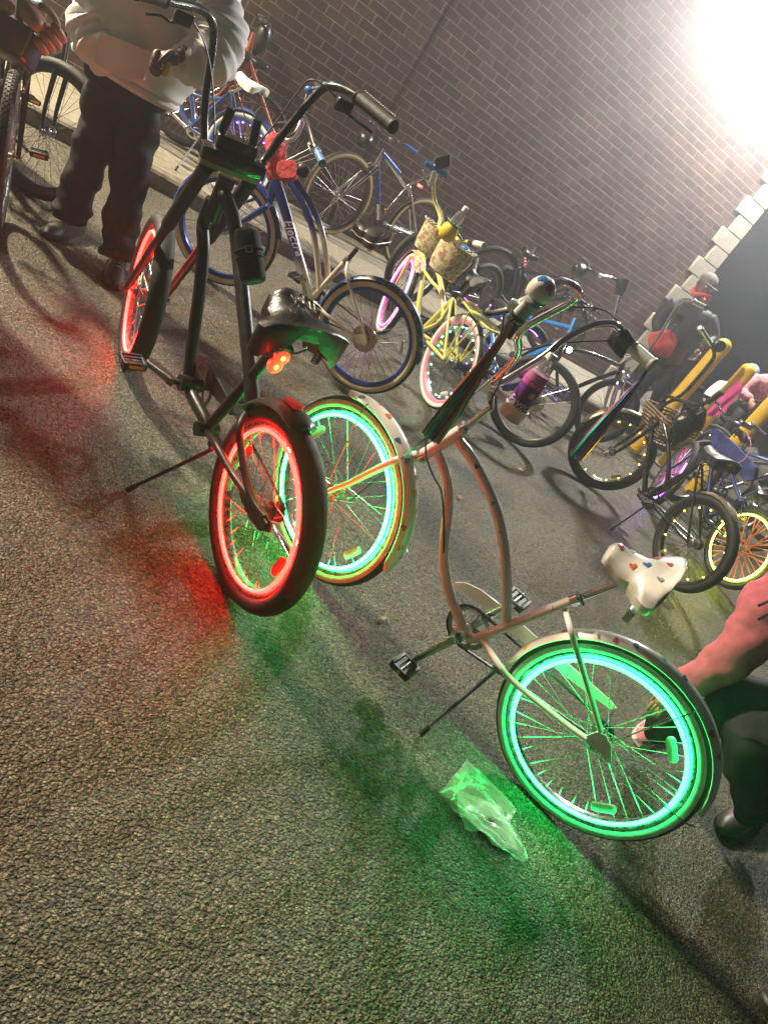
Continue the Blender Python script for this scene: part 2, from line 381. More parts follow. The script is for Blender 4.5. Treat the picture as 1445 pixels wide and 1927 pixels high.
# wall lamps (one seen in the picture, the others throw the shadows seen on the ground)
M['lamp_lens'] = led('lamp_lens', (.86, .94, 1), 60); M['lampbody'] = mk('lamp_body', (.12, .11, .10), .5, .3)
def wall_lamp(pos, W_, label, pole=False):
    p = V(*pos); base = V(p.x, WY if not pole else p.y+.02, p.z)
    t = empty('flood_lamp' if pole else 'wall_lamp', base, label, 'lamp')
    b = MB(); b.rbox(V(p.x, p.y+.15, p.z+.10), (.19, 0, 0), (0, .12, 0), (0, 0, .06), bev=.25)
    if not pole: b.box(V(p.x, (p.y+.27+WY)/2, p.z+.10), (.05, 0, 0), (0, (WY-p.y-.27)/2, 0), (0, 0, .05))
    b.build('housing', M['lampbody'], t)
    l = MB(); l.ell(V(p.x, p.y+.13, p.z+.035), (.15, 0, 0), (0, .09, 0), (0, 0, .05)); l.build('lens', M['lamp_lens'], t)
    if pole:
        q = MB(); q.tube([V(p.x, p.y+.3, 0), V(p.x, p.y+.3, p.z-.2), V(p.x, p.y+.22, p.z+.1)], [.06, .045, .03], 12); q.build('pole', M['lampbody'], t)
    ld = bpy.data.lights.new('lamp_light', 'POINT'); ld.energy = W_; ld.color = (1.0, .86, .62) if not pole else (1, .93, .8); ld.shadow_soft_size = .24
    lo = bpy.data.objects.new('lamp_light', ld); COL.objects.link(lo); lo.parent = t; lo.location = V(p.x, p.y-.05, p.z-.06)-base
    return lo
wall_lamp(LAMP_POS, LAMP_W, 'bright white wall lamp high on the brick wall at the top right').data.color = (1, .98, .95)
wall_lamp(LAMP2_POS, LAMP2_W, 'wall lamp further left along the brick wall, outside the picture')
wall_lamp(LAMP3_POS, LAMP3_W, 'lamp on a pole in the dark yard past the brick wall corner', True)
#PARTS
# ------------------------------------------------------------------ bicycle kit
class Bike:
    def __init__(s, name, label, cr, cf, Rw, z0=0., lean=0., steer=0., group=None):
        r = V(*cr, 0); f = V(*cf, 0); u = (f-r); s.wb = u.length; s.u = u.normalized(); s.R = Rw; s.z0 = z0
        l = V(-s.u.y, s.u.x, 0); a = R(lean)
        s.w = V(0, 0, 1)*math.cos(a)+l*math.sin(a); s.s = s.w.cross(s.u)
        s.C = r+V(0, 0, z0+Rw*math.cos(a))
        s.root = empty(name, V((r.x+f.x)/2, (r.y+f.y)/2, z0), label, 'bicycle', group, math.atan2(s.u.y, s.u.x))
        a2 = R(steer)
        s.fu = Matrix.Rotation(a2, 3, s.w) @ s.u; s.fs = s.w.cross(s.fu); s.CF = s.C+s.u*s.wb
    def L(s, a, b, c=0.): return s.C+s.u*a+s.w*(b-s.R)+s.s*c
    def P(s, px, py, off=0.):
        d = Vector(ray(px, py)); o = V(0, 0, CH); c = s.C+s.s*off
        return o+d*((c-o).dot(s.s)/d.dot(s.s))
    def Ps(s, pts, off=0.): return [s.P(x, y, off) for x, y in pts]
    def part(s, name, mb, mat, parent=None, sm=True): return mb.build(name, mat, parent or s.root, sm)

def wheel(bk, C, u, s, Rw, tw=.055, tyre='rubber', wall=None, rim='steel', spoke='spoke', ns=36, led=None, ledr=None, ledmode='ring', refl=None, fat=1., hub='steel', arcs=None, srad=.0011, tread=False, ndots=20, valve=True):
    w = u.cross(s).normalized(); s = s.normalized(); C = Vector(C); h = bk.root
    def ring(rad, sec, n=72, mi=0, mb=None):       # sec: (dr, ds)
        mb.loft([[C+(u*math.cos(t)+w*math.sin(t))*(rad+dr)+s*ds for dr, ds in sec] for t in [2*pi*i/n for i in range(n)]], mi, True, False, True)
    ro = Rw-tw+.008; ri = Rw-tw-.014; rw = tw*.42
    W_ = MB()
    ring(0, [(ro, -rw), (ro, rw), (ro-.01, rw*.95), (ri, rw*.55), (ri-.002, 0), (ri, -rw*.55), (ro-.01, -rw*.95)], mi=0, mb=W_)
    fl = .034
    for i in range(ns):
        t = 2*pi*i/ns; side = 1 if i % 2 else -1; k = 1 if (i//2) % 2 else -1
        p = C+(u*math.cos(t)+w*math.sin(t))*(ri+.002)+s*(side*.004)
        t2 = t+k*1.15; q = C+(u*math.cos(t2)+w*math.sin(t2))*.026+s*(side*fl*.85)
        W_.tube([p, q], srad, 4, 1, cap=False)
    W_.lathe(C-s*.058, s, [(0, .007), (.012, .007), (.014, .014), (.022, .016), (.026, .030), (.031, .030), (.034, .017), (.058, .014), (.082, .017), (.085, .030), (.090, .030), (.094, .016), (.102, .014), (.104, .007), (.116, .007)], 18, 2)
    wo = bk.part('wheel', W_, [M[rim], M[spoke], M[hub]])
    T = MB(); rt = tw/2; rc = Rw-rt; n = 14; sec = [(rt*math.cos(2*pi*(k+.5)/n), rt*fat*math.sin(2*pi*(k+.5)/n)) for k in range(n)]
    if wall:
        mi = lambda k: 1 if (rt*math.cos(2*pi*(k+1)/n) < rt*.42 and rt*math.cos(2*pi*(k+1)/n) > -rt*.98) else 0
    else: mi = 0
    ring(rc, sec, 96, mi, T)
    if tread:
        nb = 84
        for i in range(nb):
            t = 2*pi*i/nb
            for j, off in enumerate((-.62, -.22, .22, .62)):
                tt = t+(j % 2)*pi/nb; ph = off
                er = (u*math.cos(tt)+w*math.sin(tt)); et = (-u*math.sin(tt)+w*math.cos(tt))
                nrm = (er*math.cos(ph)+s*math.sin(ph)); p = C+er*rc+(er*math.cos(ph)*rt+s*math.sin(ph)*rt*fat)
                T.box(p, nrm*.0022, et*.0085, nrm.cross(et)*.0065*fat, 0)
    bk.part('tyre', T, [M[tyre], M[wall or tyre]], wo)
    if led:
        Lm = MB(); lr = ledr or ri-.004
        if ledmode == 'ring':
            for a0, a1 in (arcs or [(0, 2*pi)]):
                k = 90; full = a1-a0 > 6.2
                pts = [C+(u*math.cos(a0+(a1-a0)*i/k)+w*math.sin(a0+(a1-a0)*i/k))*(lr+.003)+s*.024 for i in range(k if full else k+1)]
                Lm.tube(pts, .0058, 8, 0, closed=full)
        else:
            for i in range(ndots):
                t = 2*pi*i/ndots; Lm.ell(C+(u*math.cos(t)+w*math.sin(t))*lr+s*.008*(1 if i % 2 else -1), u*.006, w*.006, s*.006, 0, 6, 4)
                if ndots <= 16: bk.part('led_bulb', Lm, M[led], wo); Lm = MB()
        if Lm.v: bk.part('led_strip', Lm, M[led], wo)
        if ledmode != 'ring':
            pm = MB(); pm.tube([C+(u*math.cos(2*pi*i/60)+w*math.sin(2*pi*i/60))*(lr+.004)+s*.004*math.sin(i*2.1) for i in range(60)], .0012, 4, 0, closed=True); bk.part('led_wire', pm, M['spoke'], wo)
    for a, col in (refl or []):
        er = u*math.cos(a)+w*math.sin(a); et = -u*math.sin(a)+w*math.cos(a)
        rm = MB(); c0 = C+er*(ri-.045)+s*.010
        rm.rbox(c0, et*.040, er*.014, s*.005, bev=.9); rm.rbox(c0+s*.0055, et*.034, er*.008, s*.0015, 1, bev=.9)
        bk.part('reflector', rm, [M[col], M['whiteplastic'] if col != 'ared' else M['ared']], wo)
    return wo

def fender(bk, C, u, s, rad, a0, a1, wd, mat, hearts=None, name='fender', depth=.018, n=40):
    w = u.cross(s); F_ = MB(); K = 7
    secs = []
    for i in range(n+1):
        t = a0+(a1-a0)*i/n; er = u*math.cos(t)+w*math.sin(t)
        endk = min(1, min(i, n-i)/2.5); endk = math.sqrt(endk) if endk < 1 else 1
        ou = []; inn = []
        for k in range(K):
            x = -1+2*k/(K-1); ph = x*1.15; rr_ = rad-depth*(1-math.cos(ph))/(1-math.cos(1.15)); sd = wd/2*math.sin(ph)/math.sin(1.15)*max(.35, endk)
            ou.append(C+er*rr_+s*sd); inn.append(C+er*(rr_-.0022)+s*sd*.96)
        secs.append(ou+inn[::-1])
    F_.loft(secs, 0)
    mats = [mat]
    if hearts:
        mats = [mat]+M['hearts']
        for t, x, size, ci, rot in hearts:
            pts = []
            for j in range(22):
                q = 2*pi*j/22; hx = 16*math.sin(q)**3/16; hy = (13*math.cos(q)-5*math.cos(2*q)-2*math.cos(3*q)-math.cos(4*q))/16
                gx = hx*math.cos(rot)-hy*math.sin(rot); gy = hx*math.sin(rot)+hy*math.cos(rot)
                tt = t+gx*size/rad; ph = max(-1.1, min(1.1, (x+gy*size/(wd/2))*1.1))
                er = u*math.cos(tt)+w*math.sin(tt); rr_ = rad+.0012-depth*(1-math.cos(ph))/(1-math.cos(1.15))
                pts.append(C+er*rr_+s*(wd/2*math.sin(ph)/math.sin(1.15)*1.01))
            cen = sum(pts, Vector())/len(pts); er = (cen-C).normalized(); cen = cen+er*.0006
            b = len(F_.v); F_.v += pts+[cen]
            for j in range(22): F_.f.append((b+j, b+(j+1) % 22, b+22)); F_.m.append(1+ci)
    return bk.part(name, F_, mats)

def frame(bk, tubes, mats, name='frame', seg=12):
    f = MB()
    for tb in tubes:
        pts, r = tb[0], tb[1]; mi = tb[2] if len(tb) > 2 else 0
        pts = smooth(pts, 7) if len(pts) > 2 else [Vector(p) for p in pts]
        f.tube(pts, r, seg, mi)
    return bk.part(name, f, mats)

def fork(bk, top, bot, mat, hub=None, r=.012, gap=.052, rake=.03, crown=None, stem=True, u=None, s=None):
    u = u or bk.fu; s = s or bk.fs; hub = Vector(hub) if hub is not None else bk.CF
    top, bot = Vector(top), Vector(bot); ax = (bot-top).normalized()
    f = MB(); cr = bot+ax*.03
    f.tube([bot, cr], .018, 12, 0)
    f.tube(smooth([cr-s*gap-ax*(-.012), cr-s*gap*.6, cr, cr+s*gap*.6, cr+s*gap+ax*.012], 4), .014, 8, 0)
    for k in (-1, 1):
        a = cr+s*gap*k+ax*.005; b = hub+s*gap*k; mid = a+(b-a)*.7-u*rake*.35
        f.tube(smooth([a, a+(b-a)*.35-u*rake*.2, mid, b], 6), [r*1.25, r*1.1, r*.9, r*.7], 10, 0)
        f.lathe(b-s*k*.006, s*k, [(0, .014), (.006, .014), (.008, .009), (.02, .009)], 12, 1)
    return bk.part('fork', f, [M[mat] if isinstance(mat, str) else mat, M['steel']])

def heart_pts(n=22):
    return [(math.sin(2*pi*j/n)**3, (13*math.cos(2*pi*j/n)-5*math.cos(4*pi*j/n)-2*math.cos(6*pi*j/n)-math.cos(8*pi*j/n))/16) for j in range(n)]

def saddle(bk, nose, tail, wd, mat, side=None, trim=None, up=None, drop=.045, rails=True, nosew=.2, hearts=None, studs=0, crown=.018, name='saddle'):
    nose, tail = Vector(nose), Vector(tail); ax = tail-nose; Ln = ax.length; ax = ax.normalized()
    up = Vector(up or bk.w); sd = ax.cross(up).normalized(); up = sd.cross(ax).normalized()
    prof = [(0, .05), (.02, .55*nosew), (.08, nosew), (.22, nosew*1.12), (.38, nosew*1.45), (.52, .50), (.64, .74), (.76, .93), (.87, 1.0), (.95, .93), (.99, .70), (1.0, .30)]
    K = 16
    def P_(t, x):
        wv = np.interp(t, [p[0] for p in prof], [p[1] for p in prof])*wd/2
        z = crown*(1-x*x)*.8+.022*max(0, t-.5)**1.2*2-.010*math.exp(-((t-.35)/.2)**2)-abs(x)**3*.012
        if t > .6: z -= .010*math.exp(-(x/.35)**2)*min(1, (t-.6)*5)*(1 if t < .95 else .4)
        if t < .08: z -= (.08-t)*.25
        return nose+ax*(Ln*t)+sd*(wv*x)+up*z, wv
    B_ = MB(); secs = []
    ts = [0, .01, .03, .06, .1, .16, .23, .3, .37, .44, .51, .58, .65, .72, .79, .85, .9, .94, .97, .99, 1]
    for t in ts:
        top = []
        for k in range(K+1):
            x = -1+2*k/K; p, wv = P_(t, math.sin(x*pi/2)); top.append(p)
        dr = drop*(.55+.45*min(1, t/.6)); ed = .35 if t in (0, 1) else (.75 if t in (.01, .99) else 1)
        low = []
        for x in (1.0, .97, .85, .4, -.4, -.85, -.97, -1.0):
            p, wv = P_(t, x); q = abs(x)
            dz = dr*ed*(.55 if q == 1.0 else (1. if q > .9 else .8 if q > .5 else .5)); low.append(p-up*dz-sd*(0 if q < .9 else 0))
        secs.append(top+low)
    B_.loft(secs, lambda k: 1 if (K <= k) else 0)
    mats = [mat, side or mat]
    o = None
    if hearts:
        mats += M['hearts']
        for t, x, size, ci, rot in hearts:
            cen, wv = P_(t, x); pts = []
            for hx, hy in heart_pts():
                gx = (hx*math.cos(rot)-hy*math.sin(rot))*size; gy = (hx*math.sin(rot)+hy*math.cos(rot))*size
                p, _ = P_(min(1, max(0, t+gx/Ln)), max(-1, min(1, x+gy/wv))); pts.append(p+up*.0022)
            b = len(B_.v); B_.v += pts+[cen+up*.0026]; n = len(pts)
            for j in range(n): B_.f.append((b+j, b+(j+1) % n, b+n)); B_.m.append(2+ci)
    o = bk.part(name, B_, mats)
    if trim is not None:
        tr = MB()
        pts = [P_(t, -1)[0]-up*drop*.5 for t in ts]+[P_(t, 1)[0]-up*drop*.5 for t in reversed(ts)]
        tr.tube(pts, .003, 5, closed=True); bk.part('piping', tr, trim, o)
    if studs:
        st = MB()
        for i in range(studs):
            q = -1+2*i/(studs-1); t = .99-.32*abs(q)**1.6; x = q if abs(q) < .98 else math.copysign(1, q)
            p = P_(t, math.sin(q*pi/2))[0]-up*drop*.62
            out_ = (p-(nose+ax*Ln*.6)); out_ -= up*out_.dot(up); out_.normalize()
            st.ell(p+out_*.004, sd*.006, up*.006, ax*.004, 0, 8, 5)
        bk.part('studs', st, M['chrome'], o)
    if rails:
        rl = MB(); c = nose+ax*Ln*.6-up*(drop+.01)
        for k in (-1, 1):
            rl.tube(smooth([nose+ax*Ln*.22+sd*k*.008-up*drop*.6, nose+ax*Ln*.38+sd*k*.02-up*(drop+.012), nose+ax*Ln*.66+sd*k*.022-up*(drop+.012), nose+ax*Ln*.86+sd*k*.03-up*drop*.6]), .0035, 6)
            # spring
            sp = nose+ax*Ln*.84+sd*k*wd*.28-up*(drop*.55); pts = [sp-up*(.05*i/40)+(ax*math.cos(i*.9)+sd*math.sin(i*.9))*.011 for i in range(41)]
            rl.tube(pts, .0025, 5)
        rl.box(c, ax*.018, sd*.026, up*.012)
        bk.part('saddle_rails', rl, M['dsteel'], o)
    return o

def pedal(bk, c, ax, fw, up, mat='plastic', parent=None):
    c, ax, fw, up = Vector(c), Vector(ax).normalized(), Vector(fw).normalized(), Vector(up).normalized()
    p = MB(); p.cyl(c-ax*.05, c+ax*.045, .008, 10, 1)
    for k in (-1, 1):
        p.rbox(c+fw*.034*k, ax*.042, up*.013, fw*.006, 0, .5)
        p.rbox(c+ax*.038*k, fw*.036, up*.010, ax*.005, 0, .5)
        p.box(c+fw*.018*k, ax*.036, fw*.006, up*.009, 0)
        p.box(c+fw*.0412*k, ax*.026, fw*.0015, up*.006, 2)
    return bk.part('pedal', p, [M[mat], M['steel'], M['amber']], parent)

def cranks(bk, bb, ang, arm=.17, ringR=.085, ringoff=-.055, mat='steel', ring='steel', off=.075, pmat='plastic', cog=None, chain=True, only=None, ringparts=5):
    # bb: local (a,b); ang: direction of the left crank in the bike plane
    c = bk.L(bb[0], bb[1]); s = bk.s
    q = MB(); q.cyl(c-s*.075, c+s*.075, .010, 12); q.cyl(c-s*.036, c+s*.036, .022, 18)
    ends = []
    for k, a in ((1, ang), (-1, ang+pi)):
        d = bk.u*math.cos(a)+bk.w*math.sin(a); p0 = c+s*off*k*.85; p1 = c+s*(off+.012)*k+d*arm
        q.tube([p0-d*.012, p0+d*.01, p1-d*.01, p1+d*.012], [(.016, .009), (.015, .008), (.011, .007), (.013, .007)], 10, flat=d.cross(s)); ends.append((p1, k, d))
        q.lathe(p0+s*k*.006, s*k, [(0, .013), (.006, .012), (.007, .006)], 12)
    co = bk.part('crankset', q, M[mat])
    for p1, k, d in ends:
        pedal(bk, p1+s*k*.055, s, bk.u, bk.w, pmat, co)
    r_ = MB(); cc = c+s*ringoff; n = 72
    r_.loft([[cc+(bk.u*math.cos(t)+bk.w*math.sin(t))*(rr+(0.004*((i % 2) if rr > ringR*.9 else 0)))+s*ds for rr, ds in ((ringR, -.0015), (ringR, .0015), (ringR*.80, .0015), (ringR*.80, -.0015))] for i, t in enumerate([2*pi*i/n for i in range(n)])], 0, True, False, True)
    for i in range(ringparts):
        t = 2*pi*i/ringparts+.3; d = bk.u*math.cos(t)+bk.w*math.sin(t)
        r_.tube([cc+d*.01, cc+d*ringR*.83], [(.012, .003), (.007, .002)], 8, flat=d.cross(s))
    r_.cyl(cc-s*.004, cc+s*.004, .022, 16)
    bk.part('chainring', r_, M[ring], co)
    if chain:
        h = bk.C+s*ringoff; R1, R2 = ringR+.001, .034; d = (cc-h); D = d.length; e = d.normalized(); pw = e.cross(s)
        al = math.asin((R1-R2)/D); pts = []
        for i in range(19):
            t = (-pi/2-al)+(pi+2*al)*i/18; pts.append(cc+(e*math.cos(t)+pw*math.sin(t))*R1)
        for i in range(13):
            t = (pi/2+al)+(pi-2*al)*i/12; pts.append(h+(e*math.cos(t)+pw*math.sin(t))*R2)
        ch = MB(); full = []
        for i, p in enumerate(pts):
            q2 = pts[(i+1) % len(pts)]; k = max(1, int((q2-p).length/.0127)); full += [p+(q2-p)*j/k for j in range(k)]
        for i, p in enumerate(full):
            q2 = full[(i+1) % len(full)]; dd = (q2-p)
            if dd.length < .003: continue
            ch.box((p+q2)/2, dd*.52, dd.normalized().cross(s)*(.0042 if i % 2 else .0036), s*(.0035 if i % 2 else .0024))
        bk.part('chain', ch, M['dsteel'], None, False)
        cg = MB(); cg.lathe(h-s*.006, s, [(0, .03), (.001, .034), (.004, .034), (.006, .03), (.0065, .012)], 22); bk.part('sprocket', cg, M['dsteel'])
    return co

def grip(bk, a, b, r, mat, parent=None, band=None):
    a, b = Vector(a), Vector(b); d = (b-a); Ln = d.length; g = MB(); prof = [(0, r*.8), (.004, r*1.12), (.01, r*1.12)]
    n = 14
    for i in range(n): prof += [(.012+(Ln-.024)*(i+.1)/n, r), (.012+(Ln-.024)*(i+.6)/n, r*.96)]
    prof += [(Ln-.01, r*1.1), (Ln-.003, r*1.08), (Ln, r*.8)]
    g.lathe(a, d, prof, 16); return bk.part('grip', g, M[mat] if isinstance(mat, str) else mat, parent)
def lever(bk, p, along, fwd, mat='dsteel', parent=None, Ln=.10):
    p, along, fwd = Vector(p), Vector(along).normalized(), Vector(fwd).normalized(); l = MB()
    l.rbox(p+fwd*.022, along*.02, fwd*.018, along.cross(fwd)*.010, bev=.4)
    l.cyl(p-along*.009, p+along*.009, .017, 14)
    l.tube(smooth([p+fwd*.035-along*.01, p+fwd*.042+along*.03, p+fwd*.045+along*Ln*.7, p+fwd*.055+along*Ln]), [(.007, .005), (.009, .004), (.008, .004), (.008, .005)], 8)
    return bk.part('brake_lever', l, M[mat], parent)
def cable(bk, pts, r=.0024, mat='cable', name='cable', parent=None):
    c = MB(); c.tube(smooth(pts, 8), r, 6); return bk.part(name, c, M[mat], parent)
def kickstand(bk, a, b, mat='steel', foot=True):
    a, b = Vector(a), Vector(b); k = MB(); d = (b-a).normalized()
    k.tube(smooth([a, a+d*.03+bk.w*-.012, a+(b-a)*.8, b]), [.008, .007, .006, .006], 8); k.box(a, bk.u*.015, bk.s*.02, bk.w*.008)
    if foot: k.tube([b-d*.035, b+d*.004], [.009, .010], 8, 1)
    return bk.part('kickstand', k, [M[mat], M['rubber']])
def simple_bars(bk, stem_top, width, rise, back, mat='chrome', gripm='rubber', r=.011, u=None, s=None, lev='dsteel', stemr=.013, fwd=.05, sweep=.12):
    # a cruiser bar on a stem: rises, spreads and sweeps back
    u = u or bk.fu; s = s or bk.fs; w = bk.w; c = Vector(stem_top)
    b = MB(); pts = []
    hw = width/2
    half = [(0, 0, 0), (.05, 0, .004), (.10, -.01, rise*.35), (hw*.52, -.01, rise*.9), (hw*.68, -.03, rise), (hw*.85, -back*.4, rise*.98), (hw, -back, rise*.92)]
    L_ = [c+s*x+u*(fwd+y)+w*z for x, y, z in half]; R_ = [c-s*x+u*(fwd+y)+w*z for x, y, z in half]
    b.tube(smooth(list(reversed(R_))+L_[1:], 6), r, 10)
    b.tube([c-u*.005, c+u*fwd], .015, 10); b.cyl(c+u*fwd-s*.02, c+u*fwd+s*.02, .018, 14)
    ho = bk.part('handlebar', b, M[mat])
    for Q, sg in ((L_, 1), (R_, -1)):
        d = (Q[-1]-Q[-2]); dn = d.normalized(); a = Q[-1]-dn*.115
        grip(bk, a, Q[-1]+dn*.003, r*1.5, gripm, ho)
        if lev: lever(bk, a-dn*.02, dn, u, lev, ho)
    return ho, L_, R_
# ------------------------------------------------------------------ white bicycle with hearts, green wheels
rr = random.Random(5)
B1 = Bike('cruiser_bicycle', 'white cruiser bicycle dotted with small coloured hearts, both wheels ringed in green light', (2.03, 1.06), (1.37, 2.03), .335, 0, 6, -13)
b = B1
def hearts_on(a0, a1, n, seed, size=.011):
    q = random.Random(seed); out = []
    for i in range(n):
        out.append((a0+(a1-a0)*(i+.5)/n+q.uniform(-.03, .03), [.45, -.3, .1, -.55, .62][i % 5]+q.uniform(-.1, .1), size*q.uniform(.9, 1.15), [0, 2, 4, 1, 3, 6, 5, 7][(i*3+seed) % 8], q.uniform(-1, 1)-pi/2))
    return out
def wang(bk, C, u, s, px, py):         # angle on a wheel of the point seen at a pixel
    d = Vector(ray(px, py)); o = V(0, 0, CH); p = o+d*((C-o).dot(s)/d.dot(s))-C; w = u.cross(s)
    return math.atan2(p.dot(w), p.dot(u))
wheel(b, b.C, b.u, b.s, .335, .052, wall='whitewall', ns=36, led='led_g', refl=[(2.35, 'whiteplastic'), (-2.35+.0, 'whiteplastic')], hub='steel')
wheel(b, b.CF, b.fu, b.fs, .335, .052, wall='tan', ns=36, led='led_g', refl=[(wang(b, b.CF, b.fu, b.fs, 601, 815), 'whiteplastic'), (wang(b, b.CF, b.fu, b.fs, 668, 1045), 'whiteplastic')])
a0 = wang(b, b.C, b.u, b.s, 948, 1240); a1 = wang(b, b.C, b.u, b.s, 1335, 1545)
a0 = a0 % (2*pi); a1 = a1 % (2*pi)
if a0 > pi: a0 -= 2*pi
if a1 < a0: a1 += 2*pi
fender(b, b.C, b.u, b.s, .357, a0, a1, .072, M['white'], hearts_on(a0+.15, a1-.1, 13, 2))
e0 = wang(b, b.CF, b.fu, b.fs, 660, 745) % (2*pi); e1 = wang(b, b.CF, b.fu, b.fs, 728, 1072) % (2*pi)
E0, E1 = .62, 2.75
E0 = wang(b, b.CF, b.fu, b.fs, 660, 745); E1 = wang(b, b.CF, b.fu, b.fs, 728, 1075) % (2*pi)
fender(b, b.CF, b.fu, b.fs, .357, E0, E1, .072, M['white'], hearts_on(E0+.12, E1-.1, 12, 5))
for sg in (1, -1):
    for px in ((1300, 1330), (1318, 1548)):
        t = wang(b, b.C, b.u, b.s, *px); e = b.u*math.cos(t)+b.w*math.sin(t)
        st = MB(); st.tube([b.C+b.s*.062*sg, b.C+e*.33+b.s*.05*sg, b.C+e*.352+b.s*.036*sg], .0022, 6); b.part('fender_stay', st, M['steel'])
    for t in (E0+.35, E1-.25):
        st = MB(); e = b.fu*math.cos(t)+b.w*math.sin(t); st.tube([b.CF+b.fs*.062*sg, b.CF+e*.33+b.fs*.05*sg, b.CF+e*.352+b.fs*.036*sg], .0022, 6); b.part('fender_stay', st, M['steel'])
top = b.Ps([(862, 829), (883, 856), (907, 898), (932, 956), (947, 1022), (953, 1093), (953, 1168)])
down = b.Ps([(818, 845), (828, 862), (841, 906), (843, 956), (837, 1006), (835, 1056), (845, 1114), (866, 1168), (870, 1185)])
hb, ht = b.P(797, 856), b.P(872, 808)
BB = b.P(868, 1191); ST = b.P(1086, 1127); SB = b.P(893, 1203)
tubes = [(top, .0175), (down, .0175), ([hb, ht], .0215), ([SB, ST], .0165), ([BB, SB], .017), ([BB-b.s*.036, BB+b.s*.036], .025)]
for sg in (1, -1):
    o = .062*sg
    tubes.append((b.Ps([(1063, 1149)])+b.Ps([(1073, 1185), (1086, 1229), (1108, 1301), (1130, 1377)], o), .0095))
    tubes.append((b.Ps([(905, 1200)])+b.Ps([(938, 1250), (968, 1285), (1059, 1359), (1103, 1391)], o), .0105))
tubes.append(([b.P(1078, 1196, .06), b.P(1078, 1196, -.06)], .008))
tubes.append(([b.P(936, 1246, .06), b.P(936, 1246, -.06)], .009))
fr = frame(b, tubes, M['white'])
for (px, py), tb, ci in (((873, 843), top, 4), ((897, 878), top, 7), ((928, 946), top, 3), ((1042, 1144), None, 5), ((942, 1000), top, 1), ((866, 812), None, 0)):
    p = b.P(px, py); cdir = (V(0, 0, CH)-p).normalized(); q = p+cdir*.0182; e1_ = cdir.cross(b.w).normalized(); e2_ = cdir.cross(e1_)
    if ci == 5: q = p+cdir*.0172
    pts = [q+e1_*hx*.009-e2_*hy*.009-cdir*(hx*hx*.0024) for hx, hy in heart_pts()]
    hm = MB(); hm.poly(pts, 0); b.part('heart_sticker', hm, M['hearts'][ci], fr, False)
for sg in (1, -1):
    dp = MB(); dp.plate([b.P(x, y, .064*sg) for x, y in ((1101, 1385), (1122, 1377), (1140, 1384), (1150, 1404), (1150, 1436), (1138, 1430), (1126, 1412), (1104, 1398))], b.s, .005); b.part('dropout', dp, M['white'], fr)
# chainguard on the far side
cg = MB(); o = -.085
cg.plate(b.Ps([(852, 1103), (858, 1096), (878, 1097), (905, 1110), (938, 1135), (1005, 1195), (1100, 1275), (1150, 1320), (1160, 1332), (1150, 1335), (1110, 1308), (1000, 1222), (938, 1166), (905, 1138), (872, 1114), (856, 1110)], o), b.s, .004)
cg.plate(b.Ps([(852, 1103), (858, 1096), (878, 1097), (905, 1110), (938, 1135), (1005, 1195), (1100, 1275), (1150, 1320)], o)+b.Ps([(1150, 1320), (1100, 1275), (1005, 1195), (938, 1135), (905, 1110), (878, 1097), (858, 1096), (852, 1103)], o+.02), V(0, 0, 1), .001) if 0 else None
b.part('chainguard', cg, M['white'])
ld = (b.P(771, 1249, .13)-BB); ang = math.atan2(ld.dot(b.w), ld.dot(b.u))
cranks(b, (float((BB-b.C).dot(b.u)), float((BB-b.C).dot(b.w))+b.R), ang, .165, .078, -.052, 'chrome', 'steel')
kickstand(b, b.P(938, 1256, .05), onz(793, 1381, .012), 'chrome')
# seat post, clamp, saddle
sp = MB(); sp.cyl(ST-(ST-SB).normalized()*.02, b.P(1158, 1100), .0125, 14); b.part('seat_post', sp, M['chrome'])
cl = MB(); cl.cyl(b.P(1076, 1131), b.P(1090, 1125), .0205, 16); cl.tube([b.P(1090, 1118, .02), b.P(1098, 1140, .03)], .004, 6); b.part('seat_clamp', cl, M['chrome'])
saddle(b, b.P(1146, 1026), b.P(1268, 1106), .275, M['white'], up=(b.w*.93+b.s*.30), drop=.038, crown=.026, hearts=[(.14, 0, .010, 5, 2.6), (.30, -.5, .009, 4, 2.6), (.42, .45, .011, 1, 2.6), (.55, .05, .012, 2, 2.6), (.60, -.62, .012, 1, 2.6), (.8, .25, .011, 6, 2.6), (.78, -.35, .009, 0, 2.6), (.52, -.72, .008, 7, 2.6)], nosew=.33)
rl = MB(); c = b.P(1185, 1155); rl.rbox(c, b.s*.03, b.w*.02, b.u*.012, bev=.4); b.part('reflector', rl, M['whiteplastic'])
# fork: swept blades
cw = b.P(779, 858)
fk = MB()
for sg in (1, -1):
    pts = [cw, cw+b.fs*.03*sg-b.w*.01]+[b.P(x, y, .055*sg) if sg > 0 else b.P(x, y, -.055) for x, y in ((742, 868), (700, 888), (660, 908))]+[b.CF+b.fs*.056*sg]
    fk.tube(smooth(pts, 6), [.013, .014, .014, .013, .011, .009], 10)
fk.tube([hb, cw-(hb-cw).normalized()*.01], .017, 12)
b.part('fork', fk, M['white'])
hs = MB(); hs.cyl(ht-(ht-hb).normalized()*.004, ht+(ht-hb).normalized()*.014, .024, 18); b.part('headset_cup', hs, M['chrome']); hs = MB(); hs.cyl(hb+(ht-hb).normalized()*.004, hb-(ht-hb).normalized()*.012, .024, 18); b.part('headset_cup', hs, M['chrome'])
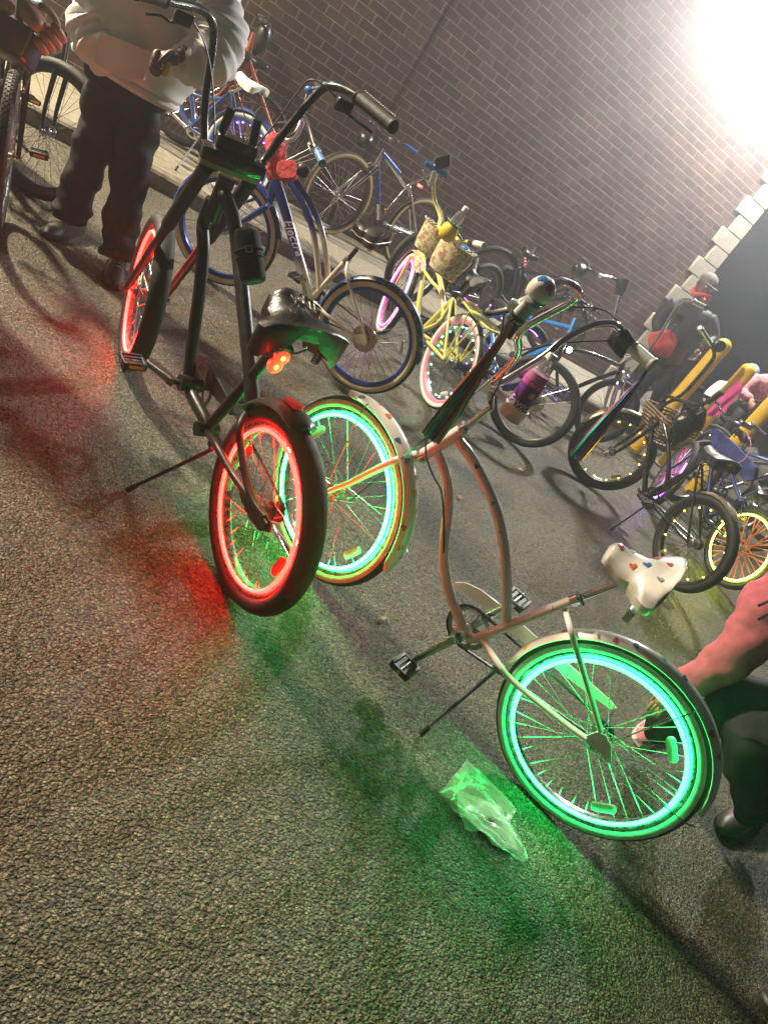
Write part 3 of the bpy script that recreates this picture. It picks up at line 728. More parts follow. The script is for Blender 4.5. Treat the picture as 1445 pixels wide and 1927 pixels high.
# layback stem and bar
s1 = ht+(ht-hb).normalized()*.012; s2 = b.P(922, 768); s3 = b.P(925, 728)
sm = MB(); sm.tube(smooth([s1, s1+(s2-s1)*.85, s2, s2+(s3-s2)*.3, s3], 5), .0115, 10); sm.cyl(s3-b.fs*.03, s3+b.fs*.03, .018, 16); sm.ell(s3+b.w*.01, b.u*.02, b.fs*.03, b.w*.016)
b.part('stem', sm, M['chrome'])
fL = b.fs; fU = b.fu
Rp = [at(1015, 676, 2.32), at(1062, 638, 2.36), at(1111, 614, 2.43), at(1143, 608, 2.48), at(1164, 616, 2.51), at(1182, 645, 2.53), at(1228, 688, 2.50)]
base = s3+b.w*.002
def mirror(p):
    v = p-base; return p-fL*2*v.dot(fL)
Lp = [mirror(p) for p in Rp]
Lend = at(1003, 566, 1.90); La = at(968, 604, 1.93)
Lp[-1] = La+(Lend-La)*0.02; Lp[-2] = at(1010, 556, 1.93)
# left side bar: from the stem out towards the camera, then back to the grip
Lp = [mirror(Rp[0]), mirror(Rp[1]), at(1085, 560, 2.12), at(1060, 530, 2.03), at(1030, 545, 1.95), at(1003, 566, 1.92), La]
hbm = MB(); hbm.tube(smooth(list(reversed(Lp))+[base]+Rp, 7), .0112, 12)
ho = b.part('handlebar', hbm, M['chrome'])
grip(b, at(1187, 652, 2.53), at(1229, 688, 2.50), .0205, 'greygrip', ho)
grip(b, at(1003, 566, 1.91), La, .0195, 'greygrip', ho)
for A_, B_ in ((at(1168, 625, 2.52), at(1186, 652, 2.53)), (at(978, 592, 1.925), at(969, 603, 1.93))):
    q = MB(); q.cyl(A_, B_, .022, 14); q.rbox(A_-b.w*.03+(B_-A_)*.3, (B_-A_)*.45, b.fu*.018, b.w*.02, bev=.3); b.part('shifter', q, M['plastic'], ho)
lv = MB(); lv.tube(smooth([at(1008, 560, 1.97), at(985, 566, 2.0), at(955, 583, 2.0), at(917, 590, 1.99), at(912, 584, 1.99)]), [(.016, .009), (.012, .006), (.010, .005), (.010, .005), (.008, .005)], 10, flat=b.w); lv.rbox(at(972, 578, 1.99), b.fs*.02, b.fu*.016, b.w*.014, bev=.4); b.part('brake_lever', lv, M['steel'], ho)
bc = at(1022, 541, 1.93); bl = MB(); tocam = (V(0, 0, CH)-bc).normalized(); bax = (at(1040, 520, 1.93)-at(1004, 562, 1.93)).normalized()
upv = (b.w*.9+tocam*.45).normalized(); sdv = upv.cross(tocam).normalized(); fwv = sdv.cross(upv)
bl.lathe(bc-upv*.024, upv, [(0, .030), (.004, .0345), (.012, .035), (.024, .033), (.036, .027), (.044, .019), (.048, .010), (.0495, .0005)], 28)
bb_ = len(bl.v)
for (hx0, hy0, sz, ci) in ((-.012, .004, .013, 2), (.014, .016, .010, 1)):
    pts = []
    for hx, hy in heart_pts():
        X, Y = hx0+hx*sz, hy0+hy*sz; rad = math.hypot(X, Y)
        zz = np.interp(rad, [0, .010, .019, .027, .033, .035], [.0495, .048, .044, .036, .024, .012]); pts.append(bc-upv*.024+upv*(zz+.0016)+sdv*X-fwv*Y*-1)
    rc_ = math.hypot(hx0, hy0); cen = bc-upv*.024+upv*(float(np.interp(rc_, [0, .010, .019, .027], [.0495, .048, .044, .036]))+.0022)+sdv*hx0+fwv*hy0; k0 = len(bl.v); bl.v += pts+[cen]
    for j in range(22): bl.f.append((k0+j, k0+(j+1) % 22, k0+22)); bl.m.append(1+ci)
bo = b.part('bell', bl, [M['white']]+M['hearts'], ho)
q = MB(); q.ell(bc-upv*.034, sdv*.02, fwv*.02, upv*.012); q.cyl(bc-upv*.028, bc-upv*.03, .034, 20); b.part('bell_base', q, M['chrome'], bo)
rb_cols = [('blue_ribbon', (.06, .22, .75)), ('teal_ribbon', (.10, .80, .76)), ('pink_ribbon', (.95, .12, .34)), ('orange_ribbon', (.90, .36, .10)), ('gold_ribbon', (.88, .66, .10)), ('green_ribbon', (.08, .55, .25)), ('brown_ribbon', (.42, .24, .18))]
rbm = [mk(n, c, .35, noise=.08) for n, c in rb_cols]
def streamer(p0, Ln, n, seed, spread):
    q = random.Random(seed); mb = MB()
    for i in range(n):
        a = q.uniform(0, 2*pi); d = V(math.cos(a), math.sin(a), 0); wd = .0034; sx = q.uniform(-spread, spread)*V(CR_[0], CR_[1], 0)+q.uniform(-.012, .012)*V(CF_[0], CF_[1], 0)
        a_, b__ = [], []
        for k in range(9):
            t = k/8; p = p0+V(0, 0, -Ln*t*q.uniform(.97, 1.0))+sx*min(1, t*1.3)+d*.003*math.sin(t*5+i)
            e = d*math.cos(t*1.4+i)+V(-d.y, d.x, 0)*math.sin(t*1.4+i)
            a_.append(p+e*wd); b__.append(p-e*wd)
        k0 = len(mb.v); mb.v += a_+b__
        for k in range(8): mb.f.append((k0+k, k0+k+1, k0+9+k+1, k0+9+k)); mb.m.append(i*3 % 7 if i % 4 else (i//4) % 7)
    return b.part('streamers', mb, rbm, ho, False)
streamer(at(968, 606, 1.93), .37, 62, 1, .030); streamer(at(1222, 692, 2.50), .36, 54, 2, .030)
cable(b, [at(985, 585, 1.97), at(950, 590, 2.02), at(938, 640, 2.1), at(870, 745, 2.2), at(812, 795, 2.25), at(801, 850, 2.25), at(815, 895, 2.25), b.P(832, 935, .022), b.P(835, 1040, .022)], .0028)
cable(b, [at(1165, 640, 2.55), at(1010, 655, 2.35), at(905, 730, 2.25), at(800, 825, 2.2), b.P(735, 880, .03), b.P(658, 943, .045)], .0026)
cable(b, [at(1181, 640, 2.52), at(1140, 585, 2.5), at(1050, 580, 2.4), at(1000, 600, 2.3), at(960, 680, 2.25), at(920, 760, 2.24)], .0026)
# holder for the bottle
hd = MB(); c0, c1 = at(958, 783, 2.30), at(985, 750, 2.30); d = (c1-c0).normalized()
hd.lathe(c0-d*.005, d, [(0, .030), (.002, .038), (.030, .040), (.046, .041), (.046, .0385), (.030, .0380), (.006, .0355)], 26); hd.tube([s3, c0+d*.025+(s3-c0)*.25], .010, 8)
hdo = b.part('bottle_holder', hd, M['white'], ho)

# drink bottle
c0, c1 = at(955, 790, 2.295), at(1044, 664, 2.295); dv = (c1-c0); d = dv.normalized(); Ln = dv.length
bt = empty('drink_bottle', c0, 'plastic drink bottle with purple label and white cap in the holder on the white handlebar', 'bottle')
sc_ = Ln/.215
pr = lambda l: [(t*sc_, r_*1.0) for t, r_ in l]
x = MB(); x.lathe(c0, d, pr([(0, .02), (.003, .031), (.012, .0345), (.05, .034), (.055, .033), (.11, .0335), (.125, .035), (.14, .0345), (.155, .030), (.168, .021), (.18, .0135), (.19, .0128), (.197, .0128)]), 32); x.build('bottle_shell', mk('bottle_plastic', (.85, .88, .88), .06, trans=.85, ior=1.2, alpha=.5), bt)
x = MB(); x.lathe(c0, d, pr([(.006, .02), (.01, .031), (.05, .0315), (.128, .0325), (.150, .031), (.1505, .001)]), 28); x.build('drink', mk('pink_drink', (.62, .16, .36), .15, noise=.1), bt)
x = MB(); x.lathe(c0, d, pr([(.192, .012), (.193, .0158), (.207, .0158), (.210, .014), (.2105, .002)]), 26); x.build('cap', mk('bottle_cap', (.75, .74, .68), .4), bt)
m_ = mk('bottle_label', (.16, .03, .26), .35, noise=.3, nscale=30); m2_ = mk('label_band', (.55, .08, .40), .35)
x = MB(); x.lathe(c0, d, pr([(.040, .0350), (.112, .0352)]), 32, 0); lb = x.build('label', m_, bt)
x = MB(); x.lathe(c0, d, pr([(.1125, .0353), (.130, .0357)]), 32, 0); x.build('label_band', m2_, lb)
tc = (V(0, 0, CH)-c0); tc = (tc-d*tc.dot(d)).normalized(); sdx = d.cross(tc).normalized()
if sdx.dot(Vector(CR_)) < 0: sdx = -sdx
def curved_text(par, body, t0, size, mat, a0, rad=.0356):
    # wrap letters round the bottle: x runs round it, y runs along it
    o = text('lettering', body, (0, 0, 0), (1, 0, 0), (0, 1, 0), size, mat, par, .0004, .15)
    me = o.data; inv = parent_inv(par); fwd = world_m(par)
    for v in me.vertices:
        p = fwd @ v.co; th = a0+p.x/rad
        v.co = inv @ (c0+d*(t0*sc_+p.y)+(tc*math.cos(th)+sdx*math.sin(th))*(rad+p.z))
wl = mk('label_white', (.75, .72, .72), .4); yl = mk('label_yellow', (.80, .65, .10), .4)
curved_text(lb, 'Faygo', .050, .036, wl, -1.2, .0362); curved_text(lb, 'BIG 20', .1155, .013, yl, -.2, .0368)
x = MB(); pc = c0+d*.096*sc_
pts = []
for i in range(28):
    t = 2*pi*i/28; r_ = .017 if i % 2 == 0 else .009; th = .55+math.cos(t)*r_*.8/.0354; pts.append(c0+d*(.093*sc_+math.sin(t)*r_*.8)+(tc*math.cos(th)+sdx*math.sin(th))*.0362)
cen = sum(pts, Vector())/28+tc*.001; x.v = pts+[cen]
for i in range(28): x.f.append((i, (i+1) % 28, 28)); x.m.append(0)
x.build('label_starburst', yl, lb)

# ------------------------------------------------------------------ black bicycle with red wheels
B2 = Bike('cruiser_bicycle', 'matte black cruiser bicycle with tall ape hanger bars and both wheels ringed in red light', (1.03, 1.80), (.78, 3.13), .322, 0, 8.9, -11.5)
b = B2
wheel(b, b.C, b.u, b.s, .322, .062, ns=36, led='led_r', fat=1.25, refl=[(wang(b, b.C, b.u, b.s, 472, 870), 'ared'), (wang(b, b.C, b.u, b.s, 533, 1075), 'ared')], tread=False, hub='dsteel')
wheel(b, b.CF, b.fu, b.fs, .322, .062, ns=36, led='led_r', fat=1.25, refl=[], hub='dsteel')
def frk(p, k): return b.P(p[0], p[1], k)
hT, hB = b.P(428, 335), b.P(398, 412)
t1 = b.Ps([(400, 375), (383, 420), (383, 472), (377, 539), (366, 622), (357, 705), (361, 740), (386, 790), (392, 815)], .0)
t2 = b.Ps([(418, 350), (426, 373), (442, 423), (452, 506), (462, 605), (472, 705), (476, 762)])
sb, stp = b.P(389, 808), b.P(519, 657)
tubes = [([hT, hB], .03), (t1, .023), (t2, .024), ([sb, stp], .0185)]
for sg in (1, -1):
    o = .072*sg
    tubes.append(([b.P(476, 762)]+b.Ps([(452, 800), (455, 850), (472, 930), (505, 990)], o), .0125))
    tubes.append(([b.P(389, 812)]+b.Ps([(404, 832), (440, 895), (500, 975)], o), .0125))
tubes.append(([b.P(389, 808)-b.s*.04, b.P(389, 808)+b.s*.04], .026))
tubes.append(([b.P(358, 722)-b.s*.04, b.P(358, 722)+b.s*.04], .030))
fr = frame(b, tubes, M['matte'])
for sg in (1, -1):
    q = MB(); q.plate([b.P(x, y, .074*sg) for x, y in ((448, 905), (470, 925), (498, 965), (512, 985), (508, 1002), (488, 998), (470, 975), (455, 940))], b.s, .006); b.part('dropout', q, M['matte'], fr)
q = MB(); q.plate([b.P(x, y, -.07) for x, y in ((364, 672), (374, 664), (390, 672), (420, 715), (452, 778), (440, 782), (404, 740), (372, 706))], b.s, .030); b.part('chainguard', q, M['matte'])
ctr = b.P(340, 722, .09); pd_ = b.P(251, 684, .16); ld = pd_-b.P(356, 722); ld -= b.s*ld.dot(b.s)
bbp = b.P(356, 722); bbl = (float((bbp-b.C).dot(b.u)), float((bbp-b.C).dot(b.w))+b.R)
cranks(b, bbl, math.atan2(ld.dot(b.w), ld.dot(b.u)), .17, .085, -.055, 'dsteel', 'dsteel', off=.085)
kickstand(b, b.P(405, 838, .05), onz(242, 922, .012), 'matte')
q = MB(); q.tube([stp-(stp-sb).normalized()*.03, b.P(545, 632)], .0135, 12); b.part('seat_post', q, M['matte'])
q = MB(); q.cyl(b.P(511, 667), b.P(522, 654), .025, 16); q.box(b.P(520, 668), b.s*.02, b.u*.008, b.w*.012); b.part('seat_clamp', q, M['matte'])
sdl = saddle(b, b.P(536, 545), b.P(582, 640), .30, M['leather'], drop=.10, nosew=.36, studs=9, crown=.03, up=(b.w*.93-b.u*.2))
# embossed flames on the saddle top
fl = MB(); nose, tail = b.P(536, 545), b.P(582, 640); ax = (tail-nose); up = (b.w*.93-b.u*.2).normalized(); sd = ax.normalized().cross(up).normalized(); up = sd.cross(ax.normalized())
fq = random.Random(4)
for k in range(9):
    x0 = -.045+.011*k; t0 = fq.uniform(.2, .4); pts = []
    for i in range(9):
        t = i/8; pts.append(nose+ax*(t0+.42*t)+sd*(x0*(.4+.9*t)+.009*math.sin(t*7+k))+up*(.034+.014*(t0+.42*t)))
    fl.tube(smooth(pts, 3), [.001, .004, .003, .001], 6)
b.part('embossed_flames', fl, M['leather'], sdl)
for px in ((530, 671), (517, 687)):
    tl = MB(); tl.lathe(b.P(*px)+b.u*.012, -b.u, [(0, .012), (.004, .022), (.02, .024), (.024, .018)], 20); to = b.part('tail_light', tl, M['tail_r'])
    tl = MB(); tl.ell(b.P(*px)-b.u*.013, b.s*.008, b.w*.008, b.u*.004); b.part('tail_light_bulb', tl, M['tail_core'], to)
fender(b, b.C, b.u, b.s, .345, wang(b, b.C, b.u, b.s, 470, 770), wang(b, b.C, b.u, b.s, 590, 790), .10, M['matte'], depth=.022)
q = MB(); tt = wang(b, b.C, b.u, b.s, 548, 778); e = b.u*math.cos(tt)+b.w*math.sin(tt); q.rbox(b.C+e*.352, e.cross(b.s)*.035, b.s*.016, e*.006, bev=.5); b.part('reflector', q, M['ared'])
# twin-leg fork with heavy crown
fs, fu = b.fs, b.fu
fk = MB(); crown = b.P(405, 345)
for sg in (1, -1):
    top_ = hT+fs*.075*sg+b.w*.01; bot_ = b.CF+fs*.075*sg
    fk.tube([top_, top_+(bot_-top_)*.42], .026, 14); fk.tube([top_+(bot_-top_)*.42, top_+(bot_-top_)*.46, bot_+(top_-bot_).normalized()*.04, bot_], [.026, .018, .016, .012], 14)
    fk.lathe(bot_, fs*sg, [(0, .016), (.012, .016), (.014, .010), (.026, .010)], 12)
b.part('fork', fk, M['matte'])
cp = MB(); cp.rbox(hT+b.w*.028, fs*.105, fu*.03, b.w*.009, bev=.6); b.part('fork_crown', cp, mk('crown_plate', (.30, .27, .20), .4, .4, noise=.2))
cp = MB(); cp.rbox(hT+b.w*.060, fs*.11, fu*.045, b.w*.022, bev=.4); cp.rbox(hT+b.w*.10+fu*.02, fs*.07, fu*.035, b.w*.025, bev=.4)
for sg in (1, -1): cp.cyl(hT+b.w*.06+fs*.06*sg+fu*.03, hT+b.w*.20+fs*.045*sg+fu*.04, .015, 14)
b.part('stem', cp, M['black'])
# ape hanger bar
cl_ = b.P(440, 285)+b.u*.03
Lpts = [at(395, 283, 3.02), at(385, 250, 3.06), at(388, 180, 3.10), at(402, 75, 3.12), at(396, 35, 3.08), at(368, 14, 3.02), at(318, 2, 2.90), at(262, -14, 2.78)]
Rpts = [at(480, 309, 2.93), at(502, 296, 2.95), at(535, 250, 2.98), at(598, 176, 3.02), at(628, 164, 2.98), at(665, 178, 2.92), at(700, 205, 2.84), at(738, 236, 2.74)]
hb_ = MB(); hb_.tube(smooth(list(reversed(Lpts))+Rpts, 7), .0145, 12); ho = b.part('handlebar', hb_, M['black'])
grip(b, at(672, 183, 2.905), at(742, 240, 2.735), .021, 'rubber', ho); grip(b, at(312, 0, 2.885), at(255, -16, 2.77), .021, 'rubber', ho)
q = MB()
for i in range(16): q.ell(at(684+i*3.7, 184+i*3.1, 2.88-.0088*i)+b.w*.02, b.u*.004, b.s*.004, b.w*.003, 0, 6, 4)
b.part('grip_studs', q, M['chrome'], ho)
lv = MB(); c = at(350, 22, 3.0); lv.rbox(c-V(0, 0, .02), fs*.03, fu*.02, V(0, 0, .02), bev=.3); lv.tube(smooth([c-V(0, 0, .035), at(320, 40, 2.95), at(300, 28, 2.93), at(276, 26, 2.90)], 6), [(.010, .006), (.008, .005), (.007, .005)], 8); b.part('brake_lever', lv, M['black'], ho)
lv = MB(); c = at(652, 188, 2.93); lv.rbox(c-V(0, 0, .02), fs*.03, fu*.02, V(0, 0, .02), bev=.3); lv.tube(smooth([c-V(0, 0, .035), at(655, 215, 2.9), at(700, 250, 2.84)], 6), [.007, .006, .005], 8); b.part('brake_lever', lv, M['black'], ho)
cable(b, [at(365, 42, 3.0), at(385, 80, 3.05), at(398, 140, 3.08), at(404, 220, 3.06), at(404, 290, 3.0), at(415, 330, 2.9)], .003)
cable(b, [at(640, 190, 2.95), at(590, 150, 3.0), at(560, 175, 3.02), at(520, 230, 3.0), at(470, 290, 2.95)], .003)
# portable speaker strapped to the bar
a_, b_ = at(463, 430, 2.43), at(478, 533, 2.36); d = (b_-a_).normalized(); Ln = (b_-a_).length
spk = empty('portable_speaker', (a_+b_)/2, 'small black cylindrical speaker strapped to the top tube of the black bicycle', 'speaker')
x = MB(); x.lathe(a_, d, [(0, .022), (.006, .034), (.016, .039), (Ln*.5, .040), (Ln-.016, .039), (Ln-.006, .036), (Ln-.002, .030)], 28); x.build('speaker_body', mk('speaker_cloth', (.018, .018, .018), .75, bump=.5, bscale=400), spk)
x = MB(); x.lathe(b_-d*.006, d, [(0, .027), (.005, .028), (.006, .02)], 24); x.build('bass_cone', mk('bass_cone', (.03, .05, .04), .4), spk)
for k in (.42, .55):
    x = MB(); c = a_+d*Ln*k; u_, v_ = orth(d); x.tube([c+(u_*math.cos(t)+v_*math.sin(t))*.0415 for t in [2*pi*i/30 for i in range(30)]], .0028, 6, closed=True); x.build('strap', M['rubber'], spk)
tc_ = (V(0, 0, CH)-a_); tc_ = (tc_-d*tc_.dot(d)).normalized(); sx_ = d.cross(tc_).normalized()
x = MB(); c = a_+d*Ln*.44+tc_*.0425
for k in (-1, 1):
    x.box(c+sx_*.009*k, sx_*.0015, d*.010, tc_*.001)
    x.box(c+d*.009*k, sx_*.009, d*.0012, tc_*.001)
x.build('logo', wl, spk)

# ------------------------------------------------------------------ blue and white bicycle
def gradient(z0, z1, c0_, c1_):
    m = mk('blue_to_white_paint', c0_, .22, coat=.6); nt = m.node_tree; tcn = nt.nodes.new('ShaderNodeTexCoord'); sx = nt.nodes.new('ShaderNodeSeparateXYZ'); mr = nt.nodes.new('ShaderNodeMapRange'); mx = nt.nodes.new('ShaderNodeMixRGB')
    mr.inputs[1].default_value = z0; mr.inputs[2].default_value = z1; mx.inputs[1].default_value = (*c1_, 1); mx.inputs[2].default_value = (*c0_, 1)
    nt.links.new(tcn.outputs['Object'], sx.inputs[0]); nt.links.new(sx.outputs[0], mr.inputs[0]); nt.links.new(mr.outputs[0], mx.inputs[0]); nt.links.new(mx.outputs[0], nt.nodes['Principled BSDF'].inputs['Base Color'])
    return m
B3 = Bike('cruiser_bicycle', 'blue and white cruiser bicycle with cream tyre walls, a red cloth on its handlebar', (2.2, 3.9), (1.42, 4.66), .335, 0, 7, 12)
b = B3; gm = gradient(-.03, .07, (.018, .04, .26), (.72, .68, .60))
wheel(b, b.C, b.u, b.s, .335, .055, wall='tan', rim='bluerim', spoke='bspoke', refl=[(wang(b, b.C, b.u, b.s, 742, 648), 'whiteplastic')])
wheel(b, b.CF, b.fu, b.fs, .335, .055, wall='tan', rim='bluerim', spoke='spoke')
q = MB(); c = b.C+b.s*.045; q.lathe(c, b.s, [(0, .02), (.001, .078), (.003, .078), (.004, .02)], 40); b.part('brake_disc', q, M['steel'])
q = MB(); q.lathe(b.C-b.s*.02, b.s, [(0, .03), (.004, .06), (.05, .06), (.055, .03)], 30); b.part('hub_motor', q, M['dsteel'])
am, ax_ = wang(b, b.C, b.u, b.s, 606, 600), wang(b, b.C, b.u, b.s, 785, 685)
mbp = spotted('blue_patterned_fender', (.015, .04, .13), [(.30, .30, .32), (.02, .10, .38)], 26, .38, .3)
am = am % (2*pi); ax_ = ax_ % (2*pi)
if am > ax_: am -= 2*pi
fender(b, b.C, b.u, b.s, .352, am, ax_, .07, mbp)
fender(b, b.CF, b.fu, b.fs, .352, -.15, 2.75, .07, M['blue'])
hT, hB = b.P(526, 300), b.P(510, 375)
dn = b.Ps([(518, 335), (538, 400), (556, 465), (572, 520), (584, 560)])
tp = b.Ps([(530, 322), (552, 352), (575, 395), (590, 440), (598, 500), (602, 548)])
tp2 = [p-b.s*.03 for p in b.Ps([(540, 325), (565, 360), (588, 400), (603, 445), (612, 505), (612, 545)])]
tubes = [([hT, hB], .026), (dn, .030), (tp, .017), (tp2, .017), (b.Ps([(586, 562), (656, 486)]), .0165)]
for sg in (1, -1):
    o = .062*sg
    tubes.append(([b.P(655, 490)]+b.Ps([(652, 515), (662, 550), (679, 605), (690, 638)], o), .010)); tubes.append(([b.P(588, 565)]+b.Ps([(612, 590), (640, 612), (676, 638)], o), .011))
fr = frame(b, tubes, gm)
for sg in (1, -1): q = MB(); q.plate([b.P(x, y, .064*sg) for x, y in ((664, 628), (684, 630), (692, 642), (688, 650), (672, 645))], b.s, .005); b.part('dropout', q, M['white'], fr)
# lettering running down the wide tube, on both of its sides
e = (b.P(583, 520)-b.P(550, 430)).normalized(); nrm_ = b.s
text('lettering', 'Electra', b.P(533, 415, .031)-e*.0, e, b.s.cross(e), .075, wl, fr, .0012, .35)
text('lettering', 'Electra', b.P(588, 556, -.031), -e, (-b.s).cross(-e), .075, wl, fr, .0012, .35)
bbp = b.P(588, 572); bbl = (float((bbp-b.C).dot(b.u)), float((bbp-b.C).dot(b.w))+b.R)
cranks(b, bbl, .9, .165, .08, -.05, 'steel', 'dsteel')
q = MB(); q.cyl(b.P(652, 492), b.P(672, 468), .0135, 12); b.part('seat_post', q, M['matte']); q = MB(); q.cyl(b.P(649, 494), b.P(657, 486), .021, 14); b.part('seat_clamp', q, M['chrome'])
saddle(b, b.P(671, 412), b.P(728, 448), .27, M['leather'], drop=.075, nosew=.36, trim=M['cream'], crown=.025, up=b.w*.97-b.u*.1)
fork(b, hT, hB, 'blue', r=.014, gap=.055)
s3 = b.P(540, 270); q = MB(); q.tube([hT, s3], .014, 10); b.part('stem', q, M['chrome'])
Lp = [at(553, 255, 4.75), at(573, 230, 4.72), at(588, 185, 4.66), at(598, 170, 4.6), at(625, 160, 4.5)]
fs, fu = b.fs, b.fu; base = s3+b.u*.04
half = [(0, 0, 0), (.04, 0, .01), (.10, .0, .08), (.17, -.01, .19), (.25, -.05, .22), (.31, -.14, .21), (.36, -.26, .18)]
for kk in (1,):
    L_ = [base, at(552, 262, 4.72), at(566, 240, 4.66), at(574, 222, 4.58), at(582, 240, 4.42), at(592, 275, 4.26), at(606, 306, 4.12)]
    R_ = [base, at(556, 250, 4.85), at(572, 210, 4.95), at(578, 180, 5.0), at(592, 166, 5.02), at(612, 162, 4.95), at(630, 160, 4.86)]
    q = MB(); q.tube(smooth(list(reversed(R_))+L_[1:], 6), .0115, 10); q.cyl(base-fs*.03, base+fs*.03, .02, 14); q.tube([s3, base], .014, 8); ho = b.part('handlebar', q, M['chrome'])
    bgr = mk('blue_white_grip', (.12, .25, .45), .5, noise=.8, nscale=60)
    for Q in (L_, R_):
        dd = (Q[-1]-Q[-2]).normalized(); grip(b, Q[-1]-dd*.11, Q[-1]+dd*.01, .019, bgr, ho); lever(b, Q[-1]-dd*.14, dd, fu, 'steel', ho)
q = MB(); q.ell(R_[3]+b.w*.03, b.u*.03, b.s*.03, b.w*.022); b.part('bell', q, M['royal'], ho)
q = MB(); hl = at(566, 318, 4.45); q.lathe(hl, fu, [(-.05, .02), (-.03, .034), (0, .036), (.01, .03)], 18); b.part('headlight', q, M['plastic'])
cable(b, [L_[3], base+fs*.2+fu*.2+b.w*.1, base+fu*.22-b.w*.02, hB+fu*.03], .003); cable(b, [R_[3], base-fs*.2+fu*.2+b.w*.1, base+fu*.18-b.w*.04, hB+fu*.03], .003)
# ------------------------------------------------------------------ the row of bicycles behind
def std(b, mat, hT=(.84, .84), hB=(.90, .68), bb=(.44, .28), sc=(.28, .64), tt=None, dt=None, r=.016, dtr=None, rear_gap=.058, seatpost='chrome', sad=None, forkmat=None, forkr=.012, cr=True, ang=.6, extra=None, pmat='plastic', ring='dsteel', crm='dsteel', mi=None):
    L = lambda p: Vector(p) if isinstance(p, Vector) else b.L(*p)
    hT, hB, bbp, scp = L(hT), L(hB), L(bb), L(sc); hd = (hB-hT)
    tubes = [([hT, hB], r*1.2), ([L(p) for p in (tt or [])] if tt else [hT+hd*.25, scp-(scp-bbp)*.1], r), ([L(p) for p in dt] if dt else [hT+hd*.75, bbp], dtr or r*1.15), ([bbp, scp], r*.95), ([bbp-b.s*.035, bbp+b.s*.035], .022)]
    for sg in (1, -1):
        e = b.C+b.s*rear_gap*sg
        tubes.append(([bbp, bbp+(e-bbp)*.15+b.s*.02*sg, e], r*.62)); tubes.append(([scp, scp+(e-scp)*.18+b.s*.015*sg, e], r*.52))
        q = (e-b.s*.003, e+b.s*.003)
    for t in extra or []: tubes.append(([L(p) for p in t[0]], t[1]))
    fr = frame(b, tubes, M[mat] if isinstance(mat, str) else mat)
    fork(b, hT, hB, forkmat or mat, r=forkr)
    if cr: cranks(b, bb if not isinstance(bb, Vector) else (float((bbp-b.C).dot(b.u)), float((bbp-b.C).dot(b.w))+b.R), ang, .165, .08, -.05, crm, ring, pmat=pmat)
    if sad:
        d = (scp-bbp).normalized(); n_, t_ = L(sad[0]), L(sad[1]); m_ = n_+(t_-n_)*.6-b.w*.05
        q = MB(); q.tube([scp-d*.03, m_], .013, 10); b.part('seat_post', q, M[seatpost]); q = MB(); q.cyl(scp-d*.012, scp+d*.012, r*1.25, 12); b.part('seat_clamp', q, M['steel'])
    return fr, hT, hB, bbp, scp
def blob(mb, c, rx, ry, rz, seed=1, amp=.15, n=18, m=12, ax=None, mi=0):
    q = random.Random(seed); ph = [q.uniform(0, 6.28) for _ in range(6)]; X, Y, Z = ax or (V(1, 0, 0), V(0, 1, 0), V(0, 0, 1)); secs = []
    for i in range(m+1):
        t = pi*max(.03, min(.97, i/m)); sec = []
        for k in range(n):
            a = 2*pi*k/n; f = 1+amp*(math.sin(2*a+ph[0]+3*t)+.6*math.sin(3*a+ph[1]-4*t)+.5*math.sin(5*a+ph[2]+5*t))*.5
            sec.append(Vector(c)+Z*(-math.cos(t)*rz*f)+(X*math.cos(a)*rx+Y*math.sin(a)*ry)*math.sin(t)*f)
        secs.append(sec)
    mb.loft(secs, mi)

# yellow bicycle
B4 = Bike('cruiser_bicycle', 'pale yellow cruiser bicycle with pink rims, rear rack and a floral bag behind its handlebar', (3.03, 4.23), (3.03, 5.33), .335, 0, 5, -14)
b = B4
wheel(b, b.C, b.u, b.s, .335, .052, wall='whitewall', rim='pink', spoke='bspoke', led='led_gd', ledmode='dots', ndots=22, ledr=.245, refl=[(wang(b, b.C, b.u, b.s, 837, 745), 'whiteplastic')])
wheel(b, b.CF, b.fu, b.fs, .335, .052, wall='whitewall', rim='pink', spoke='bspoke', led='led_m', hub='steel')
hT, hB = b.P(806, 440), b.P(788, 480)
bb4, sc4 = b.P(790, 625), b.P(853, 563)
fl4 = spotted('floral_cream', (.62, .56, .36), [(.45, .16, .14), (.28, .26, .10), (.40, .28, .12)], 32, .36, .55)
tA = b.Ps([(800, 455), (812, 480), (826, 520), (833, 560), (834, 595), (826, 606)]); tB = b.Ps([(793, 468), (796, 500), (792, 545), (786, 590), (788, 622)])
fr, *_ = std(b, 'yellow', hT, hB, bb4, sc4, tt=tA, dt=tB, r=.019, dtr=.020, extra=[(b.Ps([(798, 510), (812, 530), (826, 545), (834, 570)]), .013), (b.Ps([(790, 622), (826, 606), (853, 563)]), .014)], sad=None, ang=2.3, forkmat='yellow')
fender(b, b.CF, b.fu, b.fs, .355, .15, 2.3, .085, fl4)
# rear rack
rk = MB(); z_ = .69
P4 = lambda a, c, h=.70: b.L(a, h, c)
rk.tube(smooth([P4(.28, .02, .66), P4(.22, .05, .70), P4(.05, .065), P4(-.16, .065), P4(-.24, .04), P4(-.26, 0), P4(-.24, -.04), P4(-.16, -.065), P4(.05, -.065), P4(.22, -.05, .70), P4(.28, -.02, .66)], 5), .008, 8)
for c in (-.03, 0, .03): rk.tube([P4(.24, c*.6, .69), P4(-.25, c)], .005, 6)
for a in (.08, -.06, -.18): rk.tube([P4(a, -.065), P4(a, .065)], .005, 6)
for sg in (1, -1):
    for a in (.02, -.14): rk.tube([P4(a, .065*sg), b.C+b.s*.06*sg], .006, 8)
b.part('rear_rack', rk, M['yellow'])
gh = MB(); gh.plate(b.Ps([(822, 640), (832, 636), (868, 668), (866, 676), (856, 676)], -.07), b.s, .004); b.part('chainguard', gh, M['yellow'])
